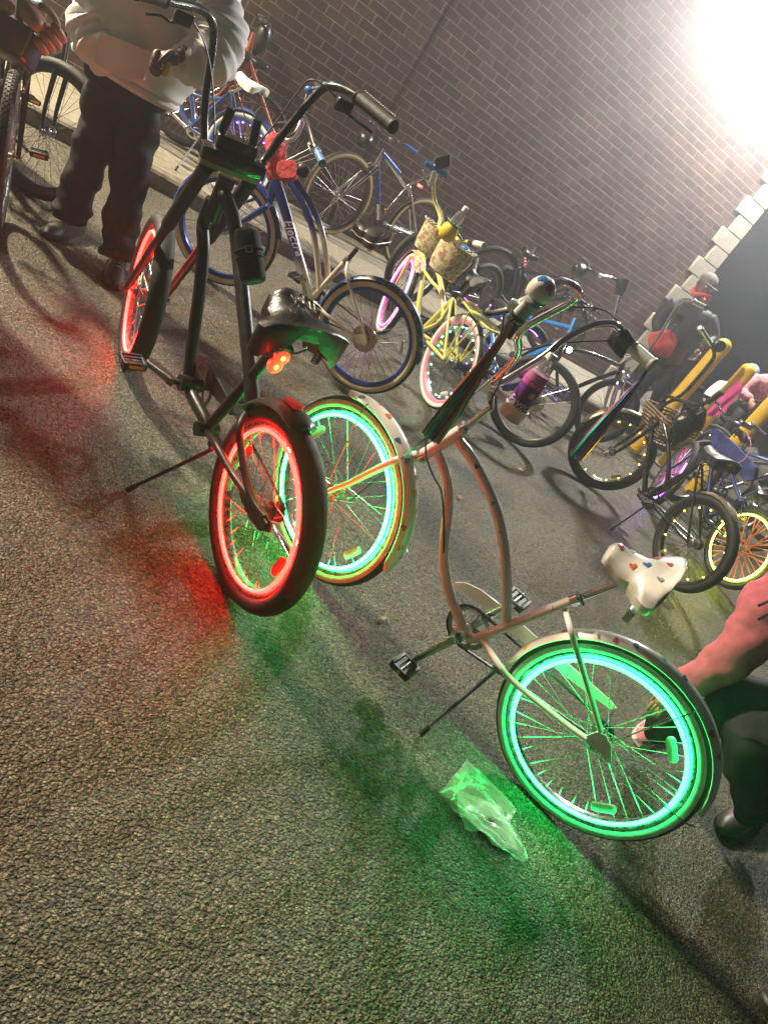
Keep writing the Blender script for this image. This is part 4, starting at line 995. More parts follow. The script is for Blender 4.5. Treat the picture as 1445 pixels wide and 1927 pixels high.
s3 = b.P(826, 420)
bars = [at(802, 372, 5.50), at(813, 398, 5.42), at(822, 430, 5.36), at(815, 455, 5.30), at(836, 455, 5.26), at(852, 450, 5.2), at(868, 458, 5.1), at(885, 453, 5.02), at(900, 458, 4.96)]
bars = [at(826, 320, 5.35), at(816, 345, 5.42), at(818, 378, 5.46), at(828, 408, 5.42), at(826, 428, 5.32), at(840, 438, 5.27), at(856, 446, 5.22), at(866, 456, 5.16), at(880, 455, 5.08), at(908, 462, 4.93)]
q = MB(); q.tube(smooth(bars, 6), .0125, 10); q.tube([hT, at(826, 430, 5.34)], .015, 10); ho = b.part('handlebar', q, M['yellow'])
grip(b, at(820, 318, 5.3), at(812, 345, 5.42), .019, 'greygrip', ho); grip(b, at(891, 458, 5.02), at(912, 463, 4.92), .021, 'whitewall', ho)
q = MB(); q.cyl(at(886, 456, 5.05), at(893, 459, 5.01), .026, 14); b.part('shifter', q, M['plastic'], ho)
q = MB(); q.tube(smooth([at(795, 320, 5.4), at(800, 335, 5.42), at(806, 350, 5.44)]), .007, 6); b.part('brake_lever', q, M['steel'], ho)
q = MB(); c = at(819, 318, 5.30); q.rbox(c, at(819, 318, 5.3)-at(800, 306, 5.3), V(0, 0, .014), b.fu*.008, bev=.6); b.part('hand_shield', q, M['sky'], ho)
q = MB(); c = at(833, 306, 5.3); q.rbox(c, V(CR_[0], CR_[1], 0)*.022+V(0, 0, -.03), V(CR_[0], CR_[1], 0)*.04+V(0, 0, .035), V(CF_[0], CF_[1], 0)*.008, bev=.3); q.tube([at(826, 330, 5.38), at(832, 318, 5.32), c], .003, 6); b.part('mirror', q, M['plastic'], ho)
# floral bag on the bar
bag = empty('handlebar_bag', at(815, 470, 5.35), 'cream floral bag hung on the yellow handlebar under the pineapple cup', 'bag')
for (cx_, cy_, dx_, sz_) in ((812, 452, 5.55, 1.0), (846, 488, 5.30, 1.15)):
    cb_ = at(cx_, cy_, dx_); r_ = V(.75, -.66, 0); f_ = V(.66, .75, 0); q = MB(); secs = []
    for z, k in ((-.10, .55), (-.09, .8), (-.04, .95), (.03, 1.0), (.09, 1.05), (.092, .98), (.03, .92)):
        secs.append([cb_+V(0, 0, z*sz_)+r_*(.105*sz_*k*math.cos(a)*(1+.04*math.sin(3*a)))+f_*(.055*sz_*k*math.sin(a)) for a in [2*pi*i/24 for i in range(24)]])
    q.loft(secs); bo_ = q.build('bag_body', fl4, bag)
    q = MB(); q.tube([cb_+V(0, 0, (.095+.010*(i % 2))*sz_)+r_*((.112+.012*(i % 2))*sz_*math.cos(2*pi*i/36))+f_*((.060+.012*(i % 2))*sz_*math.sin(2*pi*i/36)) for i in range(36)], .004, 5, closed=True); q.build('lace_trim', M['whitewall'], bo_)
    q = MB(); blob(q, cb_+V(0, 0, .08*sz_)+r_*.05, .045, .035, .035, 3); q.build('blue_lining', M['sky'], bo_)
# pineapple cup
c0, c1 = at(835, 448, 5.12), at(852, 425, 5.12); d = (c1-c0).normalized()
pa = empty('pineapple_cup', c0, 'yellow pineapple shaped cup with green leaves, set on the yellow handlebar', 'cup')
q = MB(); q.lathe(c0-d*.01, d, [(0, .03), (.01, .045), (.04, .058), (.075, .056), (.10, .045), (.105, .03)], 24); q.build('cup_body', mk('pineapple_yellow', (.80, .56, .02), .45, noise=.25, nscale=60, bump=.5, bscale=55), pa)
q = MB(); u_, v_ = orth(d)
for i in range(14):
    t = 2*pi*i/14; e = u_*math.cos(t)+v_*math.sin(t); p = c0+d*.095+e*.03; q.plate([p-e.cross(d)*.012, p+e.cross(d)*.012, p+e*.045+d*.02], (e+d).normalized(), .003)
q.lathe(c0+d*.09, d, [(0, .035), (.01, .04), (.016, .03)], 16); q.build('leaves', mk('leaf_green', (.03, .16, .05), .5), pa)
q = MB(); q.lathe(c0+d*.1, d, [(0, .034), (.05, .034), (.075, .028), (.09, .014), (.10, .013)], 18); wbt = empty('drink_bottle', c0+d*.1, 'clear bottle with white cap standing in the pineapple cup', 'bottle'); q.build('bottle_shell', mk('clear_plastic', (.8, .85, .85), .08, trans=.85, ior=1.15, alpha=.5), wbt)
q = MB(); q.lathe(c0+d*.195, d, [(0, .017), (.03, .017), (.033, .012)], 16); q.build('cap', M['whitewall'], wbt)

# royal blue cruiser by the wall (purple rear wheel)
B5 = Bike('cruiser_bicycle', 'royal blue cruiser bicycle with white saddle and purple lit rear wheel, behind the standing man', (1.80, 6.42), (1.05, 7.18), .335, SZ, 5, 5)
b = B5; rb = mk('royal_paint', (.03, .055, .19), .25, coat=.5)
wheel(b, b.C, b.u, b.s, .335, .055, wall='whitewall', rim='royal', led='led_p', ledmode='dots', ndots=26, ledr=.25)
wheel(b, b.CF, b.fu, b.fs, .335, .055, wall='gum', rim='royal')
fender(b, b.C, b.u, b.s, .355, -.1, 3.1, .075, rb)
for px in ():
    pass
sc5 = b.P(436, 172)
std(b, rb, (.86, .86), (.91, .70), b.P(358, 240), sc5, tt=[(.86, .82), (.74, .66), (.55, .44), (.48, .34)], dt=[(.90, .74), (.76, .50), (.60, .34), b.P(358, 240)], r=.018, extra=[([sc5+(b.P(358, 240)-sc5)*.2, (.62, .52), (.87, .80)], .015)], ang=.2, crm='steel', ring='steel', pmat='sky', sad=((.33, .86), (.12, .83)))
saddle(b, b.P(449, 134), b.P(495, 172), .25, mk('white_saddle', (.75, .73, .64), .35), drop=.05, nosew=.36, up=b.w*.95-b.u*.25)
simple_bars(b, b.L(.80, 1.02), .7, .1, .2)
kickstand(b, b.P(372, 262, .05), onz(331, 319, SZ+.01), 'steel')
g_ = MB(); c = b.L(.02, .40, .0)

# brown bicycle against the wall with orange lamps
B6 = Bike('bicycle', 'dark brown bicycle against the brick wall with orange lamps under its saddle', (2.05, 7.42), (1.0, 7.38), .38, SZ, -3)
b = B6; br = mk('brown_paint', (.16, .05, .035), .3, coat=.4)
wheel(b, b.C, b.u, b.s, .38, .05, rim='dsteel', spoke='spoke'); wheel(b, b.CF, b.fu, b.fs, .38, .05, wall='gum', rim='dsteel')
std(b, br, sad=((.42, .93), (.24, .93)), sc=(.3, .72), hT=(.82, .92), hB=(.88, .76)); saddle(b, b.P(428, 88), b.P(458, 108), .16, M['cream'], drop=.04)
simple_bars(b, b.L(.78, 1.06), .6, .03, .08)
for k, (px, py) in enumerate(((436, 91), (446, 96), (452, 99), (444, 132), (447, 148))):
    q = MB(); q.ell(b.P(px, py, .05), b.u*.010, b.s*.010, b.w*.010); b.part('tail_light', q, M['orange_led'])
B6b = Bike('bicycle', 'copper bicycle against the wall with a black bag on its bars', (1.55, 7.5), (2.45, 7.35), .35, SZ, -2)
b = B6b
wheel(b, b.C, b.u, b.s, .35, .04, rim='dsteel'); wheel(b, b.CF, b.fu, b.fs, .35, .04, rim='dsteel')
cop = mk('copper_paint', (.38, .12, .06), .3, .3, coat=.4)
hh = ony(480, 60, 7.35)
std(b, cop, hT=b.P(478, 62), hB=b.P(468, 92), sc=(.3, .74), sad=((.45, .93), (.27, .93))); saddle(b, b.L(.42, .95), b.L(.18, .94), .16, M['leather'])
simple_bars(b, b.P(482, 34), .5, .02, .02, mat='matte', r=.013)
hb2 = empty('handlebar_bag', b.P(492, 75, .1), 'round black bag hanging in front of the wall from the bars of the farthest bicycle', 'bag')
q = MB(); blob(q, b.P(492, 72, .12), .07, .09, .14, 5, .08); q.build('bag_body', M['leather'], hb2)
q = MB(); q.tube([b.P(486, 42, .1), b.P(492, 55, .12)], .006, 6); q.build('bag_strap', M['rubber'], hb2)

# chrome and blue mountain bike against the wall
B7 = Bike('mountain_bicycle', 'chrome and blue mountain bicycle leaning on the brick wall, large wheels with tan sidewalls', (4.0, 7.42), (2.93, 7.10), .385, SZ, -3, 0)
b = B7; cb = mk('blue_wrap', (.06, .12, .38), .3, .3, noise=.6, nscale=30)
wheel(b, b.C, b.u, b.s, .385, .058, wall='gum', rim='dsteel', tyre='rubber'); wheel(b, b.CF, b.fu, b.fs, .385, .058, wall='gum', rim='dsteel')
hT, hB = b.P(722, 280), b.P(708, 305); bb7, sc7 = b.P(712, 415), b.P(770, 348)
std(b, M['chrome'], hT, hB, bb7, sc7, r=.019, dtr=.021, sad=None, ang=1.0, forkmat='chrome', forkr=.017)
q = MB(); a_ = hT+(hB-hT)*.25; q.tube([a_, a_+(sc7-a_)*.62], .024, 12); b.part('frame_pad', q, cb)
q = MB(); a_ = hT+(hB-hT)*.8; q.tube([a_+(bb7-a_)*.1, a_+(bb7-a_)*.7], .0225, 12); b.part('down_tube_wrap', q, cb)
simple_bars(b, hT+(hT-hB).normalized()*.10, .72, .03, .10, gripm='royal', stemr=.02)
hb3 = empty('handlebar_bag', b.P(692, 258, .02), 'black bag strapped in front of the blue and chrome mountain bicycle handlebar', 'bag')
q = MB(); blob(q, b.P(686, 262, .0), .075, .10, .075, 8, .06); q.build('bag_body', M['leather'], hb3)
saddle(b, b.P(812, 308), b.P(838, 322), .15, M['leather'])
q = MB(); q.tube([sc7, b.P(822, 322)], .014, 10); b.part('seat_post', q, M['steel'])
q = MB(); c = b.P(790, 350, -.02); q.rbox(c, b.w*.012, b.s*.03, b.u*.01, bev=.5); b.part('tail_light', q, M['tail_r'])

# black bicycle with pannier
B8 = Bike('bicycle', 'black bicycle at the wall with a dark bag over its wheel, three red lamps', (5.0, 7.30), (5.95, 7.0), .385, SZ, -3)
b = B8
b2u = V(math.cos(R(-4)), math.sin(R(-4)), 0)
wheel(b, b.C, b2u, b.w.cross(b2u), .385, .06, rim='dsteel', spoke='bspoke', led='led_m', arcs=[(3.6, 5.6)]); wheel(b, b.CF, b.fu, b.fs, .36, .05, rim='dsteel', spoke='bspoke')
std(b, 'black', sad=((.35, 1.0), (.15, 1.0)), sc=(.26, .72), hT=(.78, .92), hB=(.83, .78)); saddle(b, b.P(1015, 487), b.P(985, 468), .16, M['leather'])
simple_bars(b, b.P(1105, 505), .6, .03, .05, mat='matte', r=.015)
q = MB()
for i in range(3): q = MB(); q.ell(b.P(988, 486+i*6, .04), b.u*.010, b.s*.01, b.w*.008); b.part('tail_light', q, M['tail_r'])
fb = empty('handlebar_bag', b.P(1090, 505, .05), 'black roll bag on the bars of the black bicycle against the wall', 'bag')
q = MB(); blob(q, b.P(1090, 508, .05), .10, .08, .08, 4, .1); q.build('bag_body', M['leather'], fb)
pb = empty('pannier_bag', b.P(962, 520, .1), 'large black pannier bag with faded lettering beside the grey saddle', 'bag')
e1 = (b.P(1000, 556, .15)-b.P(920, 518, .15)).normalized(); e2 = (b.P(945, 480, .15)-b.P(965, 560, .15)); e2 = (e2-e1*e2.dot(e1)).normalized(); e3 = e1.cross(e2)
pc = b.P(960, 530, .15); q = MB(); q.rbox(pc, e1*.17, e2*.14, e3*.07, bev=.5); pbo = q.build('bag_body', mk('bag_cloth', (.035, .035, .034), .7, noise=.3, bump=.4, bscale=120), pb)
for k in (-.03, .07):
    q = MB(); q.box(pc+e1*k+e2*.03, e1*.013, e2*.118, e3*.0745); q.build('strap', M['plastic'], pb)
text('lettering', 'BONTRAGER', pc-e1*.15-e2*.06-e3*.0725*(1 if (pc-V(0, 0, CH)).dot(e3) > 0 else -1), e1, e2, .042, mk('bag_letters', (.09, .09, .09), .6), pb, .0005)

B8b = Bike('cruiser_bicycle', 'black cruiser bicycle with wide grey saddle behind the yellow bicycle', (4.35, 6.35), (3.45, 6.05), .335, SZ, -4)
b = B8b; b2 = onz(893, 520, .9); 
wheel(b, b.C, b.u, b.s, .335, .055, spoke='bspoke', rim='dsteel'); wheel(b, b.CF, b.fu, b.fs, .335, .055, spoke='bspoke', rim='dsteel')
std(b, 'black', sad=None); n_, t_ = onz(878, 508, .90), onz(915, 540, .88); up_ = V(-.2, -.2, .95)
saddle(b, onz(884, 508, .90), onz(908, 538, .87), .26, M['greyl'], side=M['leather'], drop=.10, nosew=.4, crown=.03, up=up_)
q = MB(); q.tube([b.L(.28, .64), (n_+t_)/2-V(0, 0, .08)], .013, 8); b.part('seat_post', q, M['steel'])

# blue electric bicycle
B9 = Bike('electric_bicycle', 'bright blue electric bicycle with black battery on its frame and plain black front wheel', (3.95, 5.40), (3.86, 4.24), .34, 0, 3, 44)
b = B9
wheel(b, b.C, b.u, b.s, .34, .05, rim='dsteel', spoke='bspoke', led='led_p', ledmode='dots', ndots=12); wheel(b, b.CF, b.fu, b.fs, .34, .052, wall=None, rim='dsteel', spoke='spoke', fat=1.05, hub='dsteel')
q = MB(); c = b.CF+b.fs*.045; q.lathe(c, b.fs, [(0, .02), (.001, .08), (.003, .08), (.004, .02)], 36); b.part('brake_disc', q, M['steel'])
hT, hB = b.P(1083, 600), b.P(1066, 640); bb9, sc9 = b.P(930, 705), b.P(925, 615)
tt9 = b.Ps([(1078, 618), (1030, 606), (985, 596), (940, 594), (905, 597)]); dt9 = b.Ps([(1072, 632), (1040, 652), (990, 676), (938, 702)])
std(b, 'sky', hT, hB, bb9, sc9, tt=tt9, dt=dt9, r=.017, dtr=.030, ang=1.0, forkmat='black', forkr=.015)
q = MB(); a_, b_ = dt9[1]+b.w*.055, dt9[3]+b.w*.045; q.tube([a_, a_+(b_-a_)*.03, b_-(b_-a_)*.03, b_], [(.025, .02), (.034, .026), (.034, .026), (.025, .02)], 12, flat=b.s); b.part('battery', q, M['matte'])
text('lettering', 'e-bike', dt9[2]+b.s*.031+(dt9[1]-dt9[2])*.1, (dt9[1]-dt9[2]), b.s.cross((dt9[1]-dt9[2])), .03, M['amber'], b.root, .001) if 0 else None
simple_bars(b, b.P(1092, 575), .66, .03, .06, mat='matte', r=.014)
q = MB(); c = b.P(1070, 575); q.rbox(c, b.s*.05, b.w*.035, b.u*.02, bev=.4); b.part('display', q, M['plastic'])
for k in range(5):
    f_ = b.s*(.12-.05*k); cable(b, [b.P(1092, 575)+f_+b.u*.08, b.P(1092, 575)+f_*.8+b.u*.17-b.w*.02, b.P(1070, 620)+b.u*.06, b.P(1066, 640)+b.u*.02], .003)
q = MB(); c = b.P(1070, 658, .04); q.lathe(c-b.u*.03, b.u, [(0, .02), (.025, .026), (.03, .022)], 16); hlo = b.part('headlight', q, M['plastic']); q = MB(); q.ell(c+b.u*.008, b.s*.022, b.w*.022, b.u*.008); b.part('headlight_lens', q, M['head_w'], hlo)

# black chopper with chrome fork
B10 = Bike('chopper_bicycle', 'black chopper bicycle with tall chrome bars, chrome spring fork and purple chainring', (4.35, 5.35), (5.5, 5.15), .33, 0, 3)
b = B10
wheel(b, b.C, b.u, b.s, .33, .05, rim='bluerim', led='led_p', arcs=[(1.2, 2.4)]); wheel(b, b.CF, b.fu, b.fs, .33, .05, rim='dsteel', spoke='spoke')
hT, hB = b.P(1172, 683), b.P(1160, 712); bb10 = b.P(1048, 738)
std(b, 'black', hT, hB, bb10, (.28, .62), tt=b.Ps([(1166, 688), (1130, 672), (1100, 662), (1070, 658), (1040, 655)]), dt=b.Ps([(1160, 700), (1120, 714), (1085, 728), (1050, 738)]), r=.017, forkmat='chrome', forkr=.018, ang=.2, ring='purple', pmat='purple')
q = MB(); n = 44; c = hB+(hT-hB)*.3+b.fu*.06
for sg in (1, -1):
    q = MB(); q.cyl(hT+b.fs*.045*sg+b.fu*.05, b.CF+b.fs*.045*sg+b.fu*.05+b.w*.05, .012, 10); q.tube([hB+b.fs*.045*sg+b.fu*.05+b.w*(.12-.2*i/60)+(b.fu*math.cos(i*.8)+b.fs*math.sin(i*.8))*.022 for i in range(60)], .004, 5); b.part('spring_leg', q, M['chrome'])
q = MB(); q.plate(b.Ps([(1020, 712), (1045, 706), (1075, 716), (1085, 735), (1070, 748), (1048, 770), (1020, 760)], .0), b.s, .004) if 0 else None
D = 7.15
L_ = [at(1190, 672, D), at(1168, 666, D-.05), at(1154, 652, D-.1), at(1152, 618, D-.1), at(1160, 575, D-.1), at(1168, 540, D-.12), at(1166, 528, D-.15), at(1148, 524, D-.35), at(1128, 520, D-.5)]
R_ = [at(1190, 672, D), at(1205, 674, D+.05), at(1222, 656, D+.1), at(1245, 622, D+.1), at(1266, 586, D+.1), at(1280, 567, D+.08), at(1292, 564, D), at(1312, 570, D-.2), at(1328, 580, D-.32)]
q = MB(); q.tube(smooth(list(reversed(L_))+R_[1:], 6), .0125, 10); q.tube([hT, L_[0]], .014, 8); ho = b.part('handlebar', q, M['chrome'])
grip(b, L_[-2], L_[-1], .022, 'steel', ho); grip(b, R_[-2]*.6+R_[-3]*.4, R_[-1], .022, 'steel', ho)
q = MB(); c = at(1275, 600, 6.95); q.rbox(c, V(CR_[0], CR_[1], 0)*.05, V(0, 0, .04), V(CF_[0], CF_[1], 0)*.006, bev=.7); q.tube([at(1283, 568, 7.1), at(1276, 582, 7.0), c], .004, 6); b.part('mirror', q, M['chrome'], ho)
cup = empty('drink_cup', at(1168, 548, 6.95), 'dark tumbler cup in the holder at the top of the tall chrome bar', 'cup')
q = MB(); a_, b_ = at(1163, 555, 6.95), at(1173, 524, 6.95); d = (b_-a_).normalized(); q.lathe(a_, d, [(0, .036), (.004, .04), ((b_-a_).length-.008, .052), ((b_-a_).length, .054), ((b_-a_).length+.001, .046), ((b_-a_).length-.02, .042)], 24); q.build('tumbler', mk('tumbler', (.06, .065, .06), .4, .3), cup)

# black cruiser at the right, leaning over its kickstand
B11 = Bike('cruiser_bicycle', 'black cruiser bicycle with yellow specks of light in its front rim, at the right', (4.52, 2.88), (4.60, 4.0), .335, 0, 7, 66)
b = B11
wheel(b, b.C, b.u, b.s, .335, .062, rim='dsteel', spoke='bspoke', led='led_yd', ledmode='dots', ndots=14, ledr=.243, fat=1.1)
wheel(b, b.CF, b.fu, b.fs, .335, .062, rim='dsteel', spoke='spoke', led='led_yd', ledmode='dots', ndots=16, ledr=.243, fat=1.1, refl=[(wang(b, b.CF, b.fu, b.fs, 1158, 895), 'whiteplastic')])
hT, hB = b.P(1248, 752), b.P(1238, 782); bb11, sc11 = b.P(1214, 935), b.P(1318, 872)
std(b, 'black', hT, hB, bb11, sc11, tt=b.Ps([(1240, 772), (1252, 810), (1257, 843), (1257, 890), (1250, 922)]), dt=b.Ps([(1226, 785), (1224, 830), (1216, 880), (1212, 925)]), r=.017, ang=2.9, extra=[(b.Ps([(1214, 935), (1250, 922), (1318, 872)]), .015)], forkr=.014)
saddle(b, b.P(1330, 838), b.P(1376, 876), .25, M['greyl'], side=M['leather'], drop=.07, nosew=.36, studs=9, up=b.w*.97-b.u*.1)
q = MB(); q.tube([sc11, b.P(1345, 862)], .013, 10); b.part('seat_post', q, M['chrome'])
tri = mk('patina_fender', (.30, .26, .17), .35, .6, noise=.8, nscale=14)
fender(b, b.CF, b.fu, b.fs, .352, wang(b, b.CF, b.fu, b.fs, 1105, 800), wang(b, b.CF, b.fu, b.fs, 1200, 805), .075, tri) if 0 else None
fa, fb_ = sorted([wang(b, b.CF, b.fu, b.fs, 1098, 800), wang(b, b.CF, b.fu, b.fs, 1205, 800)]); fender(b, b.CF, b.fu, b.fs, .352, fa, fb_, .075, tri)
fa, fb_ = sorted([wang(b, b.C, b.u, b.s, 1320, 925), wang(b, b.C, b.u, b.s, 1400, 975)]); fender(b, b.C, b.u, b.s, .352, fa, fb_, .075, tri)
kickstand(b, b.P(1222, 945, .05), onz(1149, 997, .012), 'matte')
D = 5.95; s3 = hT+(hT-hB).normalized()*.03
R_ = [s3, at(1272, 748, D), at(1288, 738, D-.02), at(1308, 716, D-.02), at(1338, 680, D-.04), at(1343, 664, D-.06), at(1336, 648, D-.16), at(1316, 616, D-.34)]
L_ = [s3, at(1243, 765, 5.88), at(1270, 752, 5.75), at(1307, 762, 5.6), at(1330, 757, 5.55), at(1358, 738, 5.5)]
q = MB(); q.tube(smooth(R_, 6), .013, 10); q.tube(smooth(L_, 6), .013, 10); ho = b.part('handlebar', q, M['black'])
grip(b, R_[-2], R_[-1], .02, 'steel', ho); grip(b, L_[-2], L_[-1], .02, 'rubber', ho)
q = MB(); c = at(1352, 651, 5.7); q.lathe(c, V(CF_[0], CF_[1], 0), [(-.03, .03), (-.02, .04), (.02, .04), (.03, .025)], 18); b.part('bell', q, M['plastic'], ho)
bk_ = empty('wicker_basket', onz(1258, 812, .62), 'brown wicker basket in front of the black cruiser at the right', 'basket')
c = b.P(1252, 805, -.16); q = MB(); u2, s2 = b.u, b.s
for i in range(9):
    z = -.10+.025*i; wq = .11+.012*i/2; pts = [c+u2*wq*x+s2*wq*1.1*y+b.w*z for x, y in ((1, 1), (0, 1.03), (-1, 1), (-1.03, 0), (-1, -1), (0, -1.03), (1, -1), (1.03, 0))]
    q.tube(smooth(pts, 4, True), .0075, 6, closed=True)
for i in range(24):
    t = 2*pi*i/24; x, y = max(-1, min(1, 1.3*math.cos(t))), max(-1, min(1, 1.3*math.sin(t)))
    q.tube([c+u2*.11*x+s2*.12*y-b.w*.10, c+u2*.158*x+s2*.172*y+b.w*.105], .005, 5)
q.rbox(c-b.w*.105, u2*.11, s2*.12, b.w*.006, bev=.2); q.build('basket_weave', mk('wicker', (.22, .13, .06), .6, noise=.3), bk_)
bg = empty('black_bag', at(1290, 800, 5.6), 'crumpled black bag hanging beside the wicker basket', 'bag')
q = MB(); blob(q, at(1292, 800, 5.75), .10, .08, .15, 12, .25, 22, 16); q.build('bag_body', mk('black_nylon', (.012, .012, .013), .3, noise=.3, bump=.8, bscale=25), bg)

# blue bmx with bright spokes
B12 = Bike('bmx_bicycle', 'low blue bicycle at the right edge with coloured front spokes and yellow lit rear wheel', (5.5, 3.18), (5.62, 4.2), .33, 0, 3, -30)
b = B12
wheel(b, b.C, b.u, b.s, .33, .055, rim='dsteel', spoke='ospoke', ns=32, led='led_y', srad=.0028, refl=[(wang(b, b.C, b.u, b.s, 1393, 977), 'amber')])
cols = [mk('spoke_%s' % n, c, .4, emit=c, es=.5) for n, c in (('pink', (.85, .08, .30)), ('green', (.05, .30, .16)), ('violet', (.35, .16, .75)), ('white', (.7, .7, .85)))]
wo = wheel(b, b.CF, b.fu, b.fs, .33, .058, rim='steel', spoke='spoke', ns=8, tread=True, led='led_p', arcs=[(2.4, 4.4)])
q = MB(); w_ = b.w; ri = .255
for i in range(40):
    t = 2*pi*i/40; k = 1 if i % 2 else -1; t2 = t+k*1.1; p = b.CF+(b.fu*math.cos(t)+w_*math.sin(t))*ri+b.fs*.006*k; p2 = b.CF+(b.fu*math.cos(t2)+w_*math.sin(t2))*.03+b.fs*.03*k
    q.tube([p, p2], .0038, 5, [0, 2, 0, 1, 3][i % 5])
b.part('coloured_spokes', q, cols, wo)
std(b, 'blue', b.P(1352, 815), b.P(1340, 840), (.44, .28), (.28, .60), r=.016, sad=((.36, .74), (.16, .72)), forkmat='black'); saddle(b, b.L(.34, .76), b.L(.12, .72), .18, M['leather'])
dk = mk('blue_panel', (.035, .05, .19), .35, noise=.7, nscale=14); q = MB(); q.plate(b.Ps([(1338, 812), (1352, 808), (1385, 838), (1424, 880), (1420, 905), (1402, 905), (1370, 868), (1340, 835)], .0), b.s, .04); b.part('frame_panel', q, dk)
q = MB(); q.tube(b.Ps([(1338, 840), (1372, 874), (1403, 910), (1424, 905)], .0), .009, 8); b.part('wood_trim', q, mk('wood_edge', (.28, .14, .05), .5))
ho, L_, R_ = simple_bars(b, b.P(1372, 792), .6, .06, .06, mat='chrome')
q = MB(); c = b.P(1402, 800, .03); q.rbox(c, b.s*.07, b.w*.02, b.u*.02, bev=.3); b.part('bar_clamp', q, M['chrome'], ho)
pkc = mk('pink_cable', (.8, .25, .40), .4); q = MB(); q.tube(smooth([b.P(1405, 815, .05), b.P(1412, 840, .05), b.P(1395, 868, .05), b.P(1365, 872, .05), b.P(1340, 850, .04)], 8), .004, 6); b.part('cable', q, pkc)

# bicycles behind the yellow posts
def far_bike(name, label, cr, cf, col, wallm=None, ledn=None, bars=.1, sadm='leather', R_=.34, z0=0, lean=2, steer=10, grp=None):
    b = Bike(name, label, cr, cf, R_, z0, lean, steer, grp)
    wheel(b, b.C, b.u, b.s, R_, .05, wall=wallm, rim='dsteel', spoke='spoke', ns=28, led=ledn, ledmode='dots' if ledn == 'led_w' else 'ring', ndots=10)
    wheel(b, b.CF, b.fu, b.fs, R_, .05, wall=wallm, rim='dsteel', spoke='spoke', ns=28, led=ledn, ledmode='dots' if ledn == 'led_w' else 'ring', ndots=10)
    std(b, col, sad=((.36, .84), (.18, .84))); saddle(b, b.L(.36, .88), b.L(.12, .86), .2, M[sadm]); simple_bars(b, b.L(.78, .98), .62, bars, .12)
    return b
far_bike('bicycle', 'black bicycle with violet lit wheel standing behind the tallest yellow post', (7.1, 6.15), (8.0, 5.75), M['black'], ledn='led_w', bars=.12)
far_bike('bicycle', 'dark blue bicycle with chrome bars between the yellow posts', (7.6, 5.55), (8.0, 4.55), M['royal'], bars=.16)
far_bike('bicycle', 'red and pink bicycle at the right edge behind the blue one', (7.0, 4.1), (7.9, 3.7), mk('pink_red_paint', (.65, .06, .20), .3, coat=.5), bars=.12)
far_bike('bicycle', 'chrome bicycle with a white plate under its bars near the third yellow post', (6.3, 4.55), (7.3, 4.45), M['steel'], bars=.1)

# two bicycles at the left edge
B13 = Bike('bicycle', 'dark bicycle seen head on at the left edge, held by the person in black', (.20, 4.95), (.20, 3.98), .35, 0, -12, -2)
b = B13
wheel(b, b.CF, b.fu, b.fs, .35, .052, spoke='spoke', tread=True, fat=.95); wheel(b, b.C, b.u, b.s, .35, .052)
std(b, 'matte', sad=((.36, .90), (.16, .88)), sc=(.28, .7), hT=(.82, .95), hB=(.86, .80), forkr=.014, ang=.1); saddle(b, b.L(.36, .92), b.L(.12, .9), .2, M['leather'])
simple_bars(b, b.L(.78, 1.08), .64, .03, .06, mat='matte')
q = MB(); c = b.L(.9, .74); 
for sg in (1, -1):
    q = MB(); q.tube(smooth([b.CF+b.fs*.05*sg+b.w*.30, b.CF+b.fs*.055*sg+b.w*.36, b.CF+b.fs*.03*sg+b.w*.40]), .008, 6); q.rbox(b.CF+b.fs*.045*sg+b.w*.29, b.fu*.03, b.w*.008, b.fs*.006, bev=.4); b.part('brake_arm', q, M['steel'])
B14 = Bike('bicycle', 'black bicycle with wide dark tyres behind the head on one at the left edge', (-.15, 5.55), (.38, 4.72), .35, 0, 2, 22)
b = B14
wheel(b, b.CF, b.fu, b.fs, .35, .06, spoke='bspoke', fat=1.1, rim='dsteel'); wheel(b, b.C, b.u, b.s, .35, .06, rim='dsteel', spoke='bspoke')
std(b, 'black', sad=((.36, .84), (.18, .84))); saddle(b, b.L(.36, .88), b.L(.12, .86), .2, M['leather']); simple_bars(b, b.L(.78, .98), .62, .05, .1, mat='matte')
# ------------------------------------------------------------------ posts, flag, packet
def bollard(p, h_, r_, label, grp='yellow steel posts beyond the bicycles'):
    t = empty('yellow_post', p, label, 'bollard', grp)
    q = MB(); q.lathe(p, V(0, 0, 1), [(0, r_), (h_-r_*1.0, r_)]+[(h_-r_+r_*math.sin(a), max(.003, r_*math.cos(a))) for a in (.2, .5, .8, 1.1, 1.35, 1.5, 1.57)], 32); q.build('post', M['post'], t)
    q = MB(); q.lathe(p, V(0, 0, 1), [(0, r_+.025), (.02, r_+.025), (.03, r_+.004)], 32); q.build('base_collar', M['kerbm'], t)
M['post'] = mk('post_yellow', (.80, .50, .015), .35, coat=.3, noise=.08, nscale=8)
p1 = onz(1190, 848, 0)
bollard(p1, 1.44, .080, 'tallest yellow steel post with rounded top, nearest the man in black')
p2 = at(1413, 690, 8.9); bollard(V(p2.x, p2.y, 0), 1.38, .080, 'yellow steel post with a pink cloth tied round it')
p3 = at(1462, 750, 8.6); bollard(V(p3.x, p3.y, 0), 1.40, .080, 'yellow steel post at the right edge of the row of bicycles')
pc = mk('pink_cloth', (.62, .05, .28), .7, noise=.2, nscale=12, bump=.4, bscale=25)
D = 8.55; tip = at(1392, 712, D); tri = [at(1392, 712, D), at(1396, 735, D-.03), at(1376, 770, D-.06), at(1355, 782, D-.05), at(1322, 782, D), at(1345, 755, D)]
q = MB(); n = 10; secs = []
